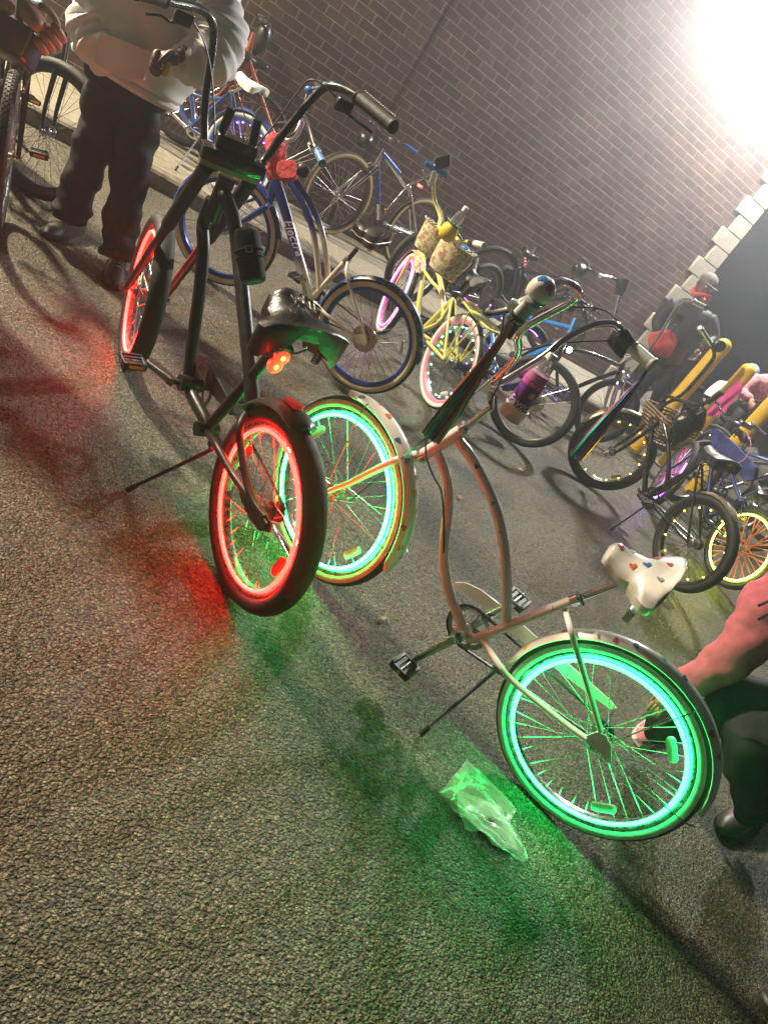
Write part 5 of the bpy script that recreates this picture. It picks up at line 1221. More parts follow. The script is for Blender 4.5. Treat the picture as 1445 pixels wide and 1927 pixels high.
for i in range(n+1):
    t = i/n; A_ = tri[0]*(1-t)+tri[4]*t; B_ = (tri[1]*(1-t)+tri[3]*t) if t > .0 else tri[1]
    row = []
    for k in range(9):
        s_ = k/8; p = A_*(1-s_)+B_*s_; p = p+Vector(CF_)*(.03*math.sin(s_*7+t*4)*(.3+t)); row.append(p)
    secs.append(row)
for i in range(n):
    for k in range(8):
        pass
b0 = 0
for r_ in secs: q.v += r_
for i in range(n):
    for k in range(8): q.f.append((i*9+k, i*9+k+1, (i+1)*9+k+1, (i+1)*9+k)); q.m.append(0)
off = len(q.v); q.v += [p+Vector(CF_)*.004 for p in q.v]
q.f += [tuple(off+i for i in reversed(f)) for f in q.f]; q.m += [0]*(len(q.f)-len(q.m))
o = q.build('pink_flag', pc); tag(o, 'pink cloth flag hanging from the second yellow post', 'flag')

# clear packet with a printed card, on the ground by the green wheel
pk = empty('plastic_packet', onz(915, 1530, 0), 'crumpled clear plastic packet with a printed card on the asphalt by the green wheel', 'packaging')
film = mk('packet_film', (.62, .66, .62), .12, coat=.5, noise=.1, alpha=.40, bump=.3, bscale=35)
def gpt(x, y, z=.012): return onz(x, y, z)
out = [(880, 1428), (972, 1522), (960, 1545), (995, 1612), (985, 1622), (925, 1588), (905, 1565), (880, 1562), (868, 1540), (845, 1510), (828, 1490)]
def sheet(poly, z, th, mat, name, par, amp=.006, nn=14):
    P_ = [gpt(x, y, z) for x, y in poly]; cen = sum(P_, Vector())/len(P_); q = MB(); rq = random.Random(9); rings = []
    for i in range(nn+1):
        t = i/nn; ring = []
        for j in range(len(P_)*4):
            a_ = P_[j//4]; b_ = P_[(j//4+1) % len(P_)]; p = a_+(b_-a_)*((j % 4)/4); p = cen+(p-cen)*max(.02, t)
            ring.append(p+V(0, 0, amp*(math.sin(p.x*61+p.y*23)+math.sin(p.y*87-p.x*31)+.8*math.sin(p.x*140+p.y*160))*.5+rq.uniform(-.3, .3)*amp))
        rings.append(ring)
    q.loft(rings, 0, True, False); return q.build(name, mat, par)
card = mk('printed_card', (.74, .75, .68), .5, noise=.1)
co_ = [(857, 1485), (942, 1518), (975, 1600), (945, 1595), (900, 1560), (862, 1525)]
cd = sheet(co_, .010, 0, card, 'card', pk, .0015, 6)
sheet(out, .017, 0, film, 'film', pk, .0045)
ink = mk('ink', (.03, .035, .03), .6)
O = gpt(870, 1492, .0135); X = (gpt(942, 1518, .0135)-gpt(860, 1487, .0135)); Xn = X.normalized(); Y = (gpt(975, 1600, .0135)-gpt(942, 1518, .0135)); Yn = Y-Xn*Y.dot(Xn); Yn.normalize()
q = MB(); bor = [gpt(x, y, .0145) for x, y in ((861, 1489), (940, 1521), (971, 1598))]; q.tube(bor, .0009, 4); q.build('printed_border', ink, cd, False)
rq = random.Random(2)
for i in range(16):
    y0 = .018+.0085*i; q = MB(); L0 = .015+.05*(i/16)*1.0; L1 = X.length*(.95) if i > 1 else X.length*.7; x_ = L0 if i > 5 else .008
    if i in (1, 2): q.box(O+Xn*(x_+L1)/2+Yn*y0*1.0, Xn*(L1-x_)/2*.7, Yn*.0014, V(0, 0, .0003)); q.build('print_line', ink, cd, False); continue
    while x_ < L1*.98:
        w_ = rq.uniform(.002, .009); q.box(O+Xn*(x_+w_/2)+Yn*(y0+.6*x_*0), Xn*w_/2, Yn*.0009, V(0, 0, .0003)); x_ += w_+.002
    q.build('print_line', ink, cd, False)
for i in range(22):
    pass
q = MB(); x_ = X.length*.52
for i in range(16):
    w_ = rq.choice((.0008, .0016, .0024)); q.box(O+Xn*(x_+w_/2)+Yn*.060, Xn*w_/2, Yn*.010, V(0, 0, .0008)); x_ += w_+rq.choice((.001, .002))
q.build('barcode', ink, cd, False)
# dry leaves and scraps on the asphalt
lf = mk('dry_leaf', (.28, .19, .07), .7)
LB = ['small dry leaf on the asphalt below the green front wheel', 'small dry leaf between the white bicycle and the black one at the right', 'tiny dry leaf near the yellow lit wheels', 'pale scrap of plastic behind the white bicycle']
for i, (px, py) in enumerate(((722, 1163), (865, 935), (1333, 1140), (980, 883))):
    q = MB(); c = onz(px, py, .012); a = rr.uniform(0, 6); e1 = V(math.cos(a), math.sin(a), .1)*.022; e2 = V(-math.sin(a), math.cos(a), .3)*.009
    q.plate([c-e1, c-e1*.3+e2, c+e1*.5+e2*.8, c+e1, c+e1*.4-e2, c-e1*.4-e2*.9], V(0, 0, 1), .001); o = q.build('dry_leaf' if i < 3 else 'plastic_scrap', lf if i < 3 else M['whiteplastic'], None, False); tag(o, LB[i], 'leaf' if i < 3 else 'litter')
# red cloth and lamp on the blue and white bicycle
rc = empty('red_cloth', at(520, 300, 4.6), 'red cloth and small red pouch draped over the blue and white bicycle handlebar', 'cloth')
ax3 = (Vector(CR_), -Vector(CD_), Vector(CF_))
q = MB(); blob(q, at(520, 290, 4.6), .06, .11, .05, 2, .28, 24, 18, ax3); q.build('cloth_fold', M['red_cloth'], rc)
q = MB(); blob(q, at(512, 318, 4.6), .035, .06, .03, 7, .25, 20, 14, ax3); q.build('cloth_tail', M['red_cloth'], rc)
q = MB(); c = at(541, 322, 4.5); q.rbox(c, ax3[0]*.055, ax3[1]*.05, ax3[2]*.025, bev=.7); po = q.build('pouch', M['red_cloth'], rc)

# ------------------------------------------------------------------ people
SK = mk('skin_dark', (.10, .05, .035), .5, noise=.1); SK2 = mk('skin_warm', (.42, .20, .13), .5, noise=.08)
def skin(name, nodes, edges, mat, parent, sub=2, root=0):
    me = bpy.data.meshes.new(name); inv = parent_inv(parent)
    me.from_pydata([tuple(inv @ Vector(n[0])) for n in nodes], edges, [])
    o = bpy.data.objects.new(name+'_tmp', me); COL.objects.link(o)
    mo = o.modifiers.new('s', 'SKIN'); mo.use_smooth_shade = True; mo.branch_smoothing = .6
    for i, n in enumerate(nodes):
        v = me.skin_vertices[0].data[i]; r = n[1]; v.radius = r if isinstance(r, tuple) else (r, r)
        v.use_root = (i == root)
    m2 = o.modifiers.new('d', 'SUBSURF'); m2.levels = sub; m2.render_levels = sub
    dg = bpy.context.evaluated_depsgraph_get(); dg.update()
    nm = bpy.data.meshes.new_from_object(o.evaluated_get(dg)); bpy.data.objects.remove(o)
    nm.materials.clear(); nm.materials.append(mat); nm.polygons.foreach_set('use_smooth', [True]*len(nm.polygons))
    r = bpy.data.objects.new(name, nm); COL.objects.link(r); r.parent = parent
    return r
def chain(*idx): return [(idx[i], idx[i+1]) for i in range(len(idx)-1)]
def hand(parent, wrist, dirv, palmn, side, mat, size=1., curl=.9):
    # palm and five fingers; dirv points to the fingertips, palmn out of the palm, side towards the thumb
    dirv, palmn = Vector(dirv).normalized(), Vector(palmn).normalized(); sd = Vector(side); sd = (sd-dirv*sd.dot(dirv)).normalized(); palmn = dirv.cross(sd)*(1 if dirv.cross(sd).dot(palmn) > 0 else -1)
    w = Vector(wrist); nodes = [(w, .028*size), (w+dirv*.045*size, (.040*size, .024*size)), (w+dirv*.082*size, (.038*size, .022*size))]; ed = chain(0, 1, 2)
    pl = skin('hand', nodes, ed, mat, parent)
    for k, (o_, ln) in enumerate(((.030, .072), (.010, .082), (-.010, .076), (-.030, .060))):
        p = w+dirv*.075*size+sd*o_*size; ns = [(p, .0125*size)]; a = .25; q = p+dirv*.02*size; ns.append((q, .0125*size))
        for seg in (.45, .30, .25):
            a += curl*.75; q = q+(dirv*math.cos(a)+palmn*math.sin(a))*ln*seg*size; ns.append((q, .0115*size if seg > .3 else .0100*size))
        skin('finger', ns, chain(*range(len(ns))), mat, pl, 1)
    p = w+dirv*.03*size+sd*.030*size; ns = [(p, .012*size), (p+dirv*.022*size+sd*.018*size+palmn*.012*size, .0105*size), (p+dirv*.05*size+sd*.016*size+palmn*.032*size, .009*size), (p+dirv*.068*size+sd*.002*size+palmn*.045*size, .0075*size)]
    skin('thumb', ns, chain(0, 1, 2, 3), mat, pl, 1)
    return pl
def shoe(parent, heel, toe, mat, sole, wd=.048, h_=.07, name='shoe', up=V(0, 0, 1)):
    heel, toe = Vector(heel), Vector(toe); d = (toe-heel); Ln = d.length; d.normalize(); s_ = d.cross(up).normalized(); q = MB(); secs = []; sol = []
    for t, w_, hh in ((0, .55, .8), (.03, .72, 1.05), (.15, .82, 1.25), (.30, .80, 1.3), (.45, .84, 1.05), (.6, .95, .78), (.75, 1.0, .62), (.88, .88, .5), (.96, .62, .36), (1.0, .3, .22)):
        c = heel+d*Ln*t; secs.append([c+s_*(wd*w_*math.cos(a))+up*(.014+max(0, h_*hh*math.sin(a))) for a in [pi*k/10 for k in range(11)]]+[c-s_*wd*w_*.9+up*.010, c+s_*wd*w_*.9+up*.010])
        sol.append([c+s_*(wd*w_*1.08*x)+up*z for x, z in ((1, 0), (1, .02), (-1, .02), (-1, 0))])
    q.loft(secs); so = q.build(name, mat, parent); q = MB(); q.loft(sol); q.build('sole', sole, so)
    q = MB()
    for k in range(5):
        t = .36+.07*k; c = heel+d*Ln*t; hh = h_*np.interp(t, [.3, .45, .6, .75], [1.3, 1.05, .78, .62])+.014
        q = MB(); q.tube(smooth([c+s_*wd*.5+up*hh*.88, c+up*(hh+.003), c-s_*wd*.5+up*hh*.88], 4), .003, 5); q.build('lace', M['whitewall'], so)
    return so
def head(parent, c, fw, mat, size=1., cap=None, capm=None, hair=None):
    c, fw = Vector(c), Vector(fw).normalized(); up = V(0, 0, 1); s_ = fw.cross(up).normalized(); up = s_.cross(fw); k = size
    secs = []
    for z, rx, ry, oy in ((-.115, .030, .040, .018), (-.105, .042, .055, .014), (-.08, .055, .072, .008), (-.05, .064, .082, .003), (-.02, .070, .088, 0), (.01, .074, .093, -.003), (.04, .076, .096, -.006), (.07, .072, .090, -.009), (.095, .058, .072, -.012), (.112, .034, .045, -.012), (.118, .012, .016, -.012)):
        secs.append([c+up*z*k+s_*(rx*math.cos(a)*k)+fw*((ry*math.sin(a)+oy)*k) for a in [2*pi*i/20 for i in range(20)]])
    q = MB(); q.loft(secs); q.tube([c+fw*.085*k+up*.012*k, c+fw*.108*k-up*.022*k, c+fw*.092*k-up*.032*k], [.008*k, .014*k, .010*k], 8); ho = q.build('head', mat, parent)
    for sg in (1, -1):
        q = MB(); q.ell(c+s_*.032*k*sg+fw*.083*k+up*.004*k, s_*.013*k, up*.008*k, fw*.008*k); q.build('eye', M['whitewall'], ho)
        q = MB(); q.ell(c+s_*.077*k*sg-fw*.005*k, fw*.016*k, up*.030*k, s_*.008*k); q.build('ear', mat, ho)
    q = MB(); q.ell(c+fw*.082*k-up*.062*k, s_*.024*k, up*.007*k, fw*.010*k); q.build('mouth', mk('lips', (.25, .06, .05), .5), ho)
    if cap:
        q = MB(); q.loft([[c+up*z*k+s_*(rx*math.cos(a)*k)+fw*((ry*math.sin(a)-.008)*k) for a in [2*pi*i/20 for i in range(20)]] for z, rx, ry in ((.03, .083, .104), (.06, .083, .102), (.09, .072, .088), (.115, .048, .06), (.128, .012, .015))])
        if cap == 'brim': q.plate([c+up*.035*k+s_*(.07*math.cos(a)*k)+fw*(.085+.085*math.sin(a))*k for a in [pi*i/10 for i in range(11)]], up, .005*k)
        q.build('cap', capm, ho)
    return ho

# man in the white sweatshirt
D0 = 4.22
man = empty('person', onz(160, 480, 0), 'person standing in a white sweatshirt and black trousers, holding something yellow at the waist', 'person')
J = dict(pel=at(236, 168, D0), wst=at(256, 110, D0), ch=at(290, 5, D0), nk=at(322, -95, D0+.03), lh=at(203, 185, D0), rh=at(272, 190, D0-.02), lk=at(165, 305, D0-.02), rk=at(242, 335, D0-.08), la=onz(124, 424, .10), ra=onz(218, 496, .10), lsh=at(222, -35, D0), rsh=at(372, -25, D0-.02), lel=at(178, 55, D0-.02), rel=at(412, 80, D0-.12), lw=at(215, 118, D0-.15), rw=at(330, 108, D0-.30))
nodes = [(J['pel'], .09), (J['wst'], .10), (J['ch'], .11), (J['nk'], .055), (J['lh'], .07), (J['lk'], .045), (J['la'], .028), (J['rh'], .07), (J['rk'], .045), (J['ra'], .028), (J['lsh'], .05), (J['lel'], .04), (J['lw'], .03), (J['rsh'], .05), (J['rel'], .04), (J['rw'], .033)]
skin('body', nodes, [(0, 1), (1, 2), (2, 3), (0, 4), (4, 5), (5, 6), (0, 7), (7, 8), (8, 9), (2, 10), (10, 11), (11, 12), (2, 13), (13, 14), (14, 15)], SK, man)
tro = mk('black_trousers', (.006, .006, .007), .75, noise=.3, nscale=8, bump=.6, bscale=9)
def loftbody(name, secs, mat, par, seed=1, amp=.03):
    # secs: (centre, half width, half depth, across, depth direction); folds run across
    q = MB(); rq_ = random.Random(seed); out = []
    for i in range((len(secs)-1)*6+1):
        k, f = divmod(i, 6); f /= 6; a, b2_ = secs[min(k, len(secs)-1)], secs[min(k+1, len(secs)-1)]; f2 = f*f*(3-2*f)
        c = a[0]*(1-f)+b2_[0]*f; w = a[1]*(1-f2)+b2_[1]*f2; d = a[2]*(1-f2)+b2_[2]*f2; X = a[3]; Y = a[4]; ring = []
        for j in range(36):
            t = 2*pi*j/36; fo = 1+amp*(math.sin(t*3+i*.55+seed)+.7*math.sin(t*5-i*.4)+.5*math.sin(t*2+i*.9))
            cx_, sx_ = math.cos(t), math.sin(t); ring.append(c+X*(w*math.copysign(abs(cx_)**.8, cx_)*fo)+Y*(d*math.copysign(abs(sx_)**.8, sx_)*fo))
        out.append(ring)
    q.loft(out); return q.build(name, mat, par, True, 80)
RX, RY = V(CR_[0], CR_[1], 0).normalized(), V(CF_[0], CF_[1], 0).normalized()
def leg_(name_pts, par, rs, seed):
    return [(p, r, r*.95, RX, RY) for p, r in zip(name_pts, rs)]
sw = mk('white_sweatshirt', (.90, .88, .87), .85, noise=.04, nscale=10, bump=.5, bscale=9)
UPB = (J['ch']-J['pel']).normalized()
so_ = loftbody('sweatshirt', [(at(240, 146, D0), .10, .10, RX, RY), (at(241, 144, D0), .225, .17, RX, RY), (at(246, 128, D0), .25, .19, RX, RY), (at(262, 80, D0), .275, .20, RX, RY), (at(278, 30, D0), .27, .19, RX, RY), (at(294, -20, D0), .25, .17, RX, RY), (at(308, -62, D0), .18, .13, RX, RY), (at(318, -88, D0), .07, .07, RX, RY)], sw, man, 3, .022)
def sleeve(name, pts, rs, seed):
    P_ = smooth(pts, 10); n_ = len(P_); q = MB(); u = None; secs = []
    for i, p in enumerate(P_):
        d = (P_[min(i+1, n_-1)]-P_[max(i-1, 0)]).normalized(); u = orth(d)[0] if u is None else (u-d*u.dot(d)).normalized(); v = d.cross(u); r = float(np.interp(i/(n_-1), np.linspace(0, 1, len(rs)), rs))
        secs.append([p+(u*math.cos(t)+v*math.sin(t))*r*(1+.05*math.sin(t*2+i*.8+seed)+.05*math.sin(t*3-i*.55)+.06*math.sin(i*1.7+seed+2*math.sin(t))) for t in [2*pi*k/28 for k in range(28)]])
    q.loft(secs); return q.build(name, sw, so_, True, 80)
def cloth_tube(name, pts, rs, seed, mat, par, amp=1.):
    P_ = smooth(pts, 10); n_ = len(P_); q = MB(); u = None; secs = []
    for i, p in enumerate(P_):
        d = (P_[min(i+1, n_-1)]-P_[max(i-1, 0)]).normalized(); u = orth(d)[0] if u is None else (u-d*u.dot(d)).normalized(); v = d.cross(u); r = float(np.interp(i/(n_-1), np.linspace(0, 1, len(rs)), rs)); f_ = i/(n_-1)
        secs.append([p+(u*math.cos(t)+v*math.sin(t))*r*(1+amp*(.04*math.sin(t*2+i*.6+seed)+.03*math.sin(t*3-i*.55)+(.05 if f_ > .8 else .015)*math.sin(i*1.5+seed+t))) for t in [2*pi*k/28 for k in range(28)]])
    q.loft(secs); return q.build(name, mat, par, True, 80)
hp = loftbody('trousers', [(at(246, 118, D0), .17, .12, RX, RY), (at(240, 150, D0), .185, .135, RX, RY), (at(236, 178, D0), .175, .13, RX, RY), (at(234, 196, D0), .12, .10, RX, RY)], tro, man, 2, .012)
cloth_tube('trouser_leg', [at(212, 165, D0), at(190, 240, D0), at(166, 305, D0-.02), at(147, 360, D0-.02), at(128, 415, D0-.04)], [.112, .108, .092, .084, .088, .080], 2, tro, hp, 1.8)
cloth_tube('trouser_leg', [at(262, 168, D0), at(256, 250, D0-.04), at(244, 335, D0-.08), at(231, 410, D0-.1), at(219, 484, D0-.13)], [.112, .108, .094, .086, .088, .080], 5, tro, hp, 1.8)
sleeve('sleeve', [at(222, -38, D0), at(196, 10, D0), at(182, 55, D0-.05), at(196, 95, D0-.12), at(222, 118, D0-.17)], [.10, .115, .12, .10, .06], 1)
sleeve('sleeve', [at(366, -38, D0), at(398, 10, D0-.02), at(408, 60, D0-.08), at(395, 105, D0-.16), at(362, 118, D0-.22), at(336, 112, D0-.27)], [.11, .125, .135, .125, .10, .055], 4)
pkt = MB(); pkt.plate([at(x, y, D0-.222) for x, y in ((192, 60), (285, 98), (272, 150), (240, 152), (178, 118))], RY, .012); pkt.build('front_pocket', sw, so_)
q = MB(); q.tube(smooth([at(241, 147, D0)+RX*(.232*math.cos(a))+RY*(.178*math.sin(a)) for a in [2*pi*i/24 for i in range(24)]], 2, True), (.012, .022), 8, closed=True, flat=RX); q.build('waistband', sw, so_)
hand(man, at(340, 110, D0-.30), (at(285, 106, D0-.36)-at(335, 108, D0-.32)), Vector(CD_)*1-Vector(CF_)*.3, Vector(CF_)*-1, SK, 1.2, 1.15)
head(man, at(345, -190, D0), V(.3, -1, -.2), SK)
shm = mk('dark_shoe', (.03, .025, .022), .5, noise=.3)
shoe(man, onz(148, 432, .0), onz(84, 448, .0), shm, M['rubber'], .055, .085); shoe(man, onz(218, 496, .0), onz(210, 545, .0), shm, M['rubber'], .055, .085)
yw = MB(); blob(yw, at(314, 130, D0-.36), .016, .012, .03, 2, .2); o = yw.build('yellow_wrapper', mk('wrapper', (.8, .48, .03), .4)); tag(o, 'small yellow wrapper held in the hand of the person in white', 'wrapper')

# arm of the person at the top left, holding a dark case over the bar
DL = 3.3
lp = empty('person', onz(-60, 420, 0), 'person in black at the top left corner, one hand gripping a dark case', 'person')
A = [at(-60, -10, DL+.1), at(0, -5, DL), at(25, 0, DL-.02)]
blk = mk('black_jacket', (.008, .008, .009), .6, noise=.3, nscale=10, bump=.6, bscale=12)
c_ = at(-150, 60, DL+.2); pel = V(c_.x, c_.y, .95)
skin('body', [(pel, .13), (pel+V(0, 0, .25), .14), (pel+V(0, 0, .48), .14), (pel+V(0, 0, .60), .055), (pel+V(.16, .1, .42), .06), (at(-50, 10, DL+.05), .05), (at(30, 8, DL), .036), (pel+V(.08, .05, -.08), .09), (pel+V(.08, .05, -.48), .06), (pel+V(.08, .05, -.86), .045), (pel+V(-.1, -.05, -.08), .09), (pel+V(-.1, -.05, -.48), .06), (pel+V(-.1, -.05, -.86), .045)], [(0, 1), (1, 2), (2, 3), (2, 4), (4, 5), (5, 6), (0, 7), (7, 8), (8, 9), (0, 10), (10, 11), (11, 12)], SK2, lp)
skin('jacket', [(pel+V(0, 0, -.05), .17), (pel+V(0, 0, .25), .17), (pel+V(0, 0, .46), .15), (pel+V(.16, .1, .42), .09), (at(-50, 10, DL+.05), .075), (at(12, 2, DL), .062)], chain(0, 1, 2, 3, 4, 5), blk, lp)
skin('trousers', [(pel+V(0, 0, -.02), .15), (pel+V(.08, .05, -.10), .11), (pel+V(.08, .05, -.48), .085), (pel+V(.08, .05, -.84), .07), (pel+V(-.1, -.05, -.10), .11), (pel+V(-.1, -.05, -.48), .085), (pel+V(-.1, -.05, -.84), .07)], [(0, 1), (1, 2), (2, 3), (0, 4), (4, 5), (5, 6)], tro, lp)
shoe(lp, V(pel.x+.08, pel.y+.1, 0), V(pel.x+.1, pel.y-.16, 0), shm, M['rubber']); shoe(lp, V(pel.x-.1, pel.y, 0), V(pel.x-.1, pel.y-.26, 0), shm, M['rubber'])
hand(lp, at(38, 2, DL), at(75, 52, DL-.02)-at(36, 4, DL), Vector(CD_)*-.6-Vector(CR_)*.8, Vector(CR_)*.9-Vector(CD_), SK2, 1.3, .85)
head(lp, pel+V(0, 0, .76), V(.4, -.9, -.2), SK2)
cs = empty('dark_case', at(30, 90, DL), 'dark blue black case held above the head on bicycle at the left edge', 'case')
q = MB(); q.rbox(at(32, 82, DL), (at(62, 96, DL)-at(2, 64, DL))*.55, (at(45, 55, DL)-at(20, 112, DL))*.5, Vector(CF_)*.05, bev=.25); q.build('case_body', mk('case_shell', (.03, .035, .05), .3, coat=.3), cs)

# man in black beyond the chopper
DM = 9.0
mb_ = empty('person', at(1190, 768, DM).xy.to_3d(), 'person in dark jacket, grey cap and red scarf standing by the corner of the wall', 'person')
def A9(x, y, d=0): return at(x, y, DM+d)
ft1, ft2 = onz(1172, 772, .1), onz(1215, 800, .1)
body = [(A9(1262, 662), .13), (A9(1280, 632), .14), (A9(1300, 592), .15), (A9(1316, 562), .06), (A9(1245, 668, .02), .10), (A9(1212, 715, -.1), .07), (ft1, .05), (A9(1268, 680), .10), (A9(1245, 735, -.1), .07), (ft2, .05), (A9(1270, 570), .06), (A9(1237, 605), .05), (A9(1240, 630, -.1), .035), (A9(1333, 600), .06), (A9(1338, 640), .05), (A9(1318, 655, -.2), .035)]
ed = [(0, 1), (1, 2), (2, 3), (0, 4), (4, 5), (5, 6), (0, 7), (7, 8), (8, 9), (2, 10), (10, 11), (11, 12), (2, 13), (13, 14), (14, 15)]
skin('body', body, ed, SK, mb_)
skin('jacket', [(A9(1258, 668), .18), (A9(1282, 630), .20), (A9(1303, 590), .19), (A9(1314, 566), .11), (A9(1268, 572), .11), (A9(1237, 605), .085), (A9(1240, 626, -.1), .065), (A9(1334, 600), .11), (A9(1340, 640), .085), (A9(1322, 653, -.2), .065)], [(0, 1), (1, 2), (2, 3), (2, 4), (4, 5), (5, 6), (2, 7), (7, 8), (8, 9)], blk, mb_)
skin('trousers', [(A9(1256, 672), .17), (A9(1240, 680), .12), (A9(1212, 718, -.1), .095), (ft1+V(0, 0, .03), .08), (A9(1262, 690), .12), (A9(1243, 738, -.1), .095), (ft2+V(0, 0, .03), .08)], [(0, 1), (1, 2), (2, 3), (0, 4), (4, 5), (5, 6)], tro, mb_)
hd_ = head(mb_, A9(1326, 538), V(-.3, -1, -.1), SK, 1.12, 'brim', mk('grey_cap', (.12, .11, .095), .8))
q = MB(); c = A9(1317, 556); q.tube(smooth([c+V(math.cos(a)*.10, math.sin(a)*.09, .01-.03*math.cos(a*2)) for a in [2*pi*i/12 for i in range(12)]], 3, True), .022, 8, closed=True); q.build('red_scarf', mk('bright_red_cloth', (.75, .05, .06), .7, noise=.2), mb_)
for h0, k in ((A9(1240, 634, -.12), -1), (A9(1314, 657, -.22), 1)): hand(mb_, h0, V(-.1*k, -.4, -.8), V(-k, .2, 0), V(0, -1, 0), SK, 1.1, .5)
shoe(mb_, onz(1178, 768, 0)+V(0, .1, 0), onz(1170, 778, 0)-V(0, .1, 0), shm, M['rubber']); shoe(mb_, onz(1218, 796, 0)+V(0, .1, 0), onz(1212, 806, 0)-V(0, .1, 0), shm, M['rubber'])
rp = MB(); blob(rp, A9(1246, 645, -.25), .15, .07, .13, 6, .16, 22, 16, (V(.8, -.6, 0), V(.6, .8, 0), V(0, 0, 1))); o = rp.build('red_bag', M['red_cloth']); tag(o, 'red cloth bag at the hip of the person in the dark jacket', 'bag')

# seated people at the far right
def small_person(label, hx, hy, D, top, topn, cap=None, capm=None, skinm=SK2, fw=V(-.6, -.8, 0)):
    h0 = at(hx, hy, D); g0 = V(h0.x, h0.y, 0); p = empty('person', g0, label, 'person')
    z = h0.z; r = V(CR_[0], CR_[1], 0).normalized()
    pel = h0+V(0, 0, -.68)+fw*-.1
    ns = [(pel, .12), (pel+V(0, 0, .22), .12), (h0+V(0, 0, -.27), .13), (h0+V(0, 0, -.14), .05), (pel+r*-.1+fw*.15, .09), (pel+r*-.12+fw*.42+V(0, 0, .02), .06), (V(*(pel+r*-.12+fw*.45).xy, .08), .045), (pel+r*.1+fw*.15, .09), (pel+r*.12+fw*.42+V(0, 0, .02), .06), (V(*(pel+r*.12+fw*.45).xy, .08), .045), (h0+V(0, 0, -.27)-r*.18, .06), (h0+V(0, 0, -.50)-r*.24+fw*.08, .045), (h0+V(0, 0, -.48)-r*.14+fw*.3, .03), (h0+V(0, 0, -.27)+r*.18, .06), (h0+V(0, 0, -.50)+r*.24+fw*.08, .045), (h0+V(0, 0, -.48)+r*.14+fw*.3, .03)]
    skin('body', ns, ed, skinm, p)
    skin(topn, [(ns[0][0], .15), (ns[1][0], .16), (ns[2][0], .16), (ns[3][0], .08), (ns[10][0], .09), (ns[11][0], .075), (ns[12][0], .05), (ns[13][0], .09), (ns[14][0], .075), (ns[15][0], .05)], [(0, 1), (1, 2), (2, 3), (2, 4), (4, 5), (5, 6), (2, 7), (7, 8), (8, 9)], top, p, 2, 0)
    skin('trousers', [(ns[0][0]-V(0, 0, .03), .15), (ns[4][0], .11), (ns[5][0], .085), (ns[6][0], .06), (ns[7][0], .11), (ns[8][0], .085), (ns[9][0], .06)], [(0, 1), (1, 2), (2, 3), (0, 4), (4, 5), (5, 6)], tro, p)
    for k in (12, 15): hand(p, ns[k][0], fw+V(0, 0, -.2), V(0, 0, -1), V(0, 0, 0)-r*(1 if k == 15 else -1), skinm, 1., .5)
    for k in (6, 9): q0 = ns[k][0]; shoe(p, V(q0.x, q0.y, 0)-fw*.06, V(q0.x, q0.y, 0)+fw*.2, shm, M['rubber'])
    head(p, h0, fw, skinm, 1.05, cap, capm)
    st = empty('stool', V(pel.x, pel.y, 0), 'low stool under '+('the person in the white shirt' if cap else 'the person in pink at the right edge'), 'stool')
    q = MB(); q.lathe(V(pel.x, pel.y, pel.z-.20), V(0, 0, 1), [(0, .13), (.02, .15), (.05, .15), (.06, .13)], 20); q.build('seat', M['plastic'], st)
    for a in (0, 1.57, 3.14, 4.71): q = MB(); q.tube([V(pel.x+.1*math.cos(a), pel.y+.1*math.sin(a), pel.z-.19), V(pel.x+.16*math.cos(a), pel.y+.16*math.sin(a), 0)], .012, 8); q.build('leg', M['steel'], st)
    return p
small_person('person in a white shirt and pale blue cap sitting beyond the yellow posts', 1408, 704, 10.4, mk('white_shirt', (.62, .60, .58), .8, bump=.6, bscale=15), 'shirt', 'soft', mk('pale_blue_cap', (.18, .30, .36), .8))
small_person('person in a pink striped top at the right edge beyond the bicycles', 1478, 690, 10.0, mk('pink_top', (.62, .26, .27), .8, noise=.5, nscale=30, bump=.6, bscale=15), 'top')

# girl crouching behind the rear wheel of the white bicycle
gp = empty('person', V(3.35, 1.25, 0), 'person crouching in a pink hooded top and black trousers behind the white bicycle rear wheel', 'person')
pink = mk('pink_fleece', (.50, .12, .16), .95, noise=.2, nscale=30, bump=1., bscale=9)
P2 = lambda x, y, D: at(x, y, D)
pel = P2(1500, 1330, 3.25); pel = P2(1520, 1360, 3.15)
ch_ = P2(1520, 1130, 3.2); nk_ = P2(1560, 1030, 3.15)
kn1, an1 = P2(1330, 1335, 3.0), onz(1232, 1372, .10)
kn2, an2 = P2(1420, 1400, 2.95), onz(1420, 1545, .10)
sh_, el_, wr_ = P2(1462, 1110, 3.05), P2(1385, 1230, 2.95), P2(1300, 1268, 2.85)
ns = [(pel, .10), (pel+(ch_-pel)*.5, .09), (ch_, .10), (nk_, .05), (kn1+(pel-kn1)*.7, .06), (kn1, .045), (an1, .042), (kn2+(pel-kn2)*.7, .06), (kn2, .045), (an2, .042), (sh_, .045), (el_, .035), (P2(1262, 1306, 2.84), .022), (P2(1600, 1150, 3.35), .055), (P2(1620, 1300, 3.3), .045), (P2(1580, 1420, 3.1), .03)]
skin('body', ns, ed, SK2, gp)
ht_ = loftbody('hooded_top', [(pel+(ch_-pel)*.02, .16, .13, RX, RY), (pel+(ch_-pel)*.4, .17, .14, RX, RY), (ch_, .19, .14, RX, RY), (ch_+(nk_-ch_)*.6, .14, .11, RX, RY), (nk_, .06, .06, RX, RY)], pink, gp, 6, .03)
cloth_tube('sleeve', [sh_+(ch_-sh_)*.3, P2(1440, 1150, 3.02), P2(1408, 1205, 2.97), P2(1350, 1255, 2.92), P2(1300, 1283, 2.88), P2(1262, 1306, 2.84)], [.10, .10, .095, .082, .068, .056, .048], 3, pink, ht_, 1.2)
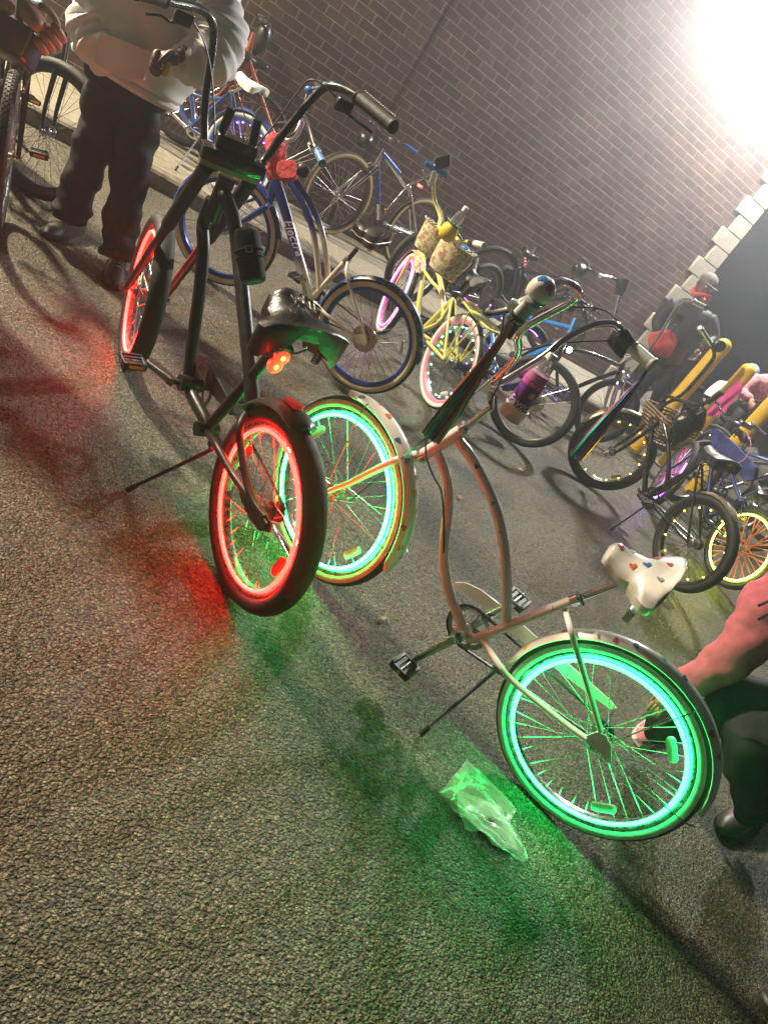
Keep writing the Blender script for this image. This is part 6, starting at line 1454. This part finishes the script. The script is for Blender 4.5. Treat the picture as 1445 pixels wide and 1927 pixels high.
cloth_tube('sleeve', [P2(1600, 1150, 3.35), P2(1620, 1300, 3.3), P2(1580, 1410, 3.1)], [.09, .075, .05], 8, pink, ht_, 1.5)
hp2 = loftbody('trousers', [(pel+V(0, 0, .12), .16, .13, RX, RY), (pel, .18, .15, RX, RY), (pel-V(0, 0, .12), .16, .13, RX, RY)], tro, gp, 4, .02)
cloth_tube('trouser_leg', [pel, P2(1420, 1330, 3.05), P2(1330, 1338, 2.98), P2(1285, 1352, 2.95), an1+(kn1-an1)*.12], [.13, .12, .10, .078, .065], 2, tro, hp2, 2.2)
cloth_tube('trouser_leg', [pel-V(0, 0, .05), P2(1450, 1385, 3.0), P2(1412, 1400, 2.93), P2(1415, 1450, 2.95), an2+(kn2-an2)*.15], [.13, .125, .105, .085, .068], 4, tro, hp2, 2.2)
hand(gp, P2(1258, 1308, 2.84), P2(1222, 1345, 2.8)-P2(1258, 1308, 2.84), V(0, 0, -1), V(-.3, .9, 0), SK2, .7, .6)
psm = mk('pink_canvas', (.62, .16, .24), .7, noise=.15)
shoe(gp, onz(1262, 1345, 0), onz(1196, 1400, 0), psm, M['whitewall'], .05, .075)
bsm = mk('brown_leather_shoe', (.09, .055, .03), .45, noise=.4, nscale=20)
shoe(gp, onz(1432, 1520, 0), onz(1350, 1568, 0), bsm, M['rubber'], .055, .085)
head(gp, nk_+V(.03, 0, .17), V(-.8, -.4, -.5), SK2)
q = MB(); nc = nk_+V(.03, 0, .17); q.ell(nc+V(.03, .02, .02), V(.095, 0, 0), V(0, .095, 0), V(0, 0, .12)); q.build('hair', mk('dark_hair', (.02, .014, .01), .5), gp)
for k in (0, 1):
    q = MB(); a_ = P2(1445-2*k, 1135+30*k, 2.9); q.tube(smooth([P2(1470, 1110+20*k, 2.95), P2(1450, 1128+24*k, 2.9), P2(1425, 1140+26*k, 2.88)]), [.004, .004, .006], 6); q.build('drawstring', M['rubber'], gp)
hand(gp, P2(1580, 1415, 3.1), V(-.3, -.2, -.9), V(-.8, 0, -.3), Vector(CR_)*-1, SK2, 1., .4)
# toe of a dark shoe at the bottom corner
ts = empty('dark_shoe', onz(1470, 1960, 0), 'toe of a dark shoe just inside the bottom right corner', 'shoe')
shoe(ts, onz(1640, 2150, 0), onz(1400, 1840, 0)*0+onz(1425, 1870, 0), shm, M['rubber'], .06, .08, 'upper')
# low stone edging past the wall corner
stn = mk('rough_stone', (.16, .15, .13), .85, noise=.5, nscale=12, bump=.8, bscale=30)
lw = empty('stone_edging', V(9.6, 7.3, 0), 'low row of rough round stones past the corner of the brick wall', 'stone edging')
rq = random.Random(8)
for i in range(14):
    q = MB(); blob(q, V(8.5+i*.42, 7.45+rq.uniform(-.1, .1), .16), .22, .18, rq.uniform(.16, .24), i, .2); q.build('stone', stn, lw)
# ------------------------------------------------------------------ thin haze volume, added to give the lens glare around the lamp
hz = MB(); hz.box((15, 19, 3.6), (26, 0, 0), (0, 21.5, 0), (0, 0, 4.8))
hm_ = bpy.data.materials.new('haze'); hm_.use_nodes = True; nt = hm_.node_tree; nt.nodes.clear()
o_ = nt.nodes.new('ShaderNodeOutputMaterial'); pv = nt.nodes.new('ShaderNodeVolumePrincipled'); pv.inputs['Density'].default_value = .014; pv.inputs['Color'].default_value = (.93, .95, 1, 1); pv.inputs['Anisotropy'].default_value = .78
nt.links.new(pv.outputs[0], o_.inputs['Volume'])
ho_ = hz.build('haze', hm_, None, False); ho_['kind'] = 'stuff'
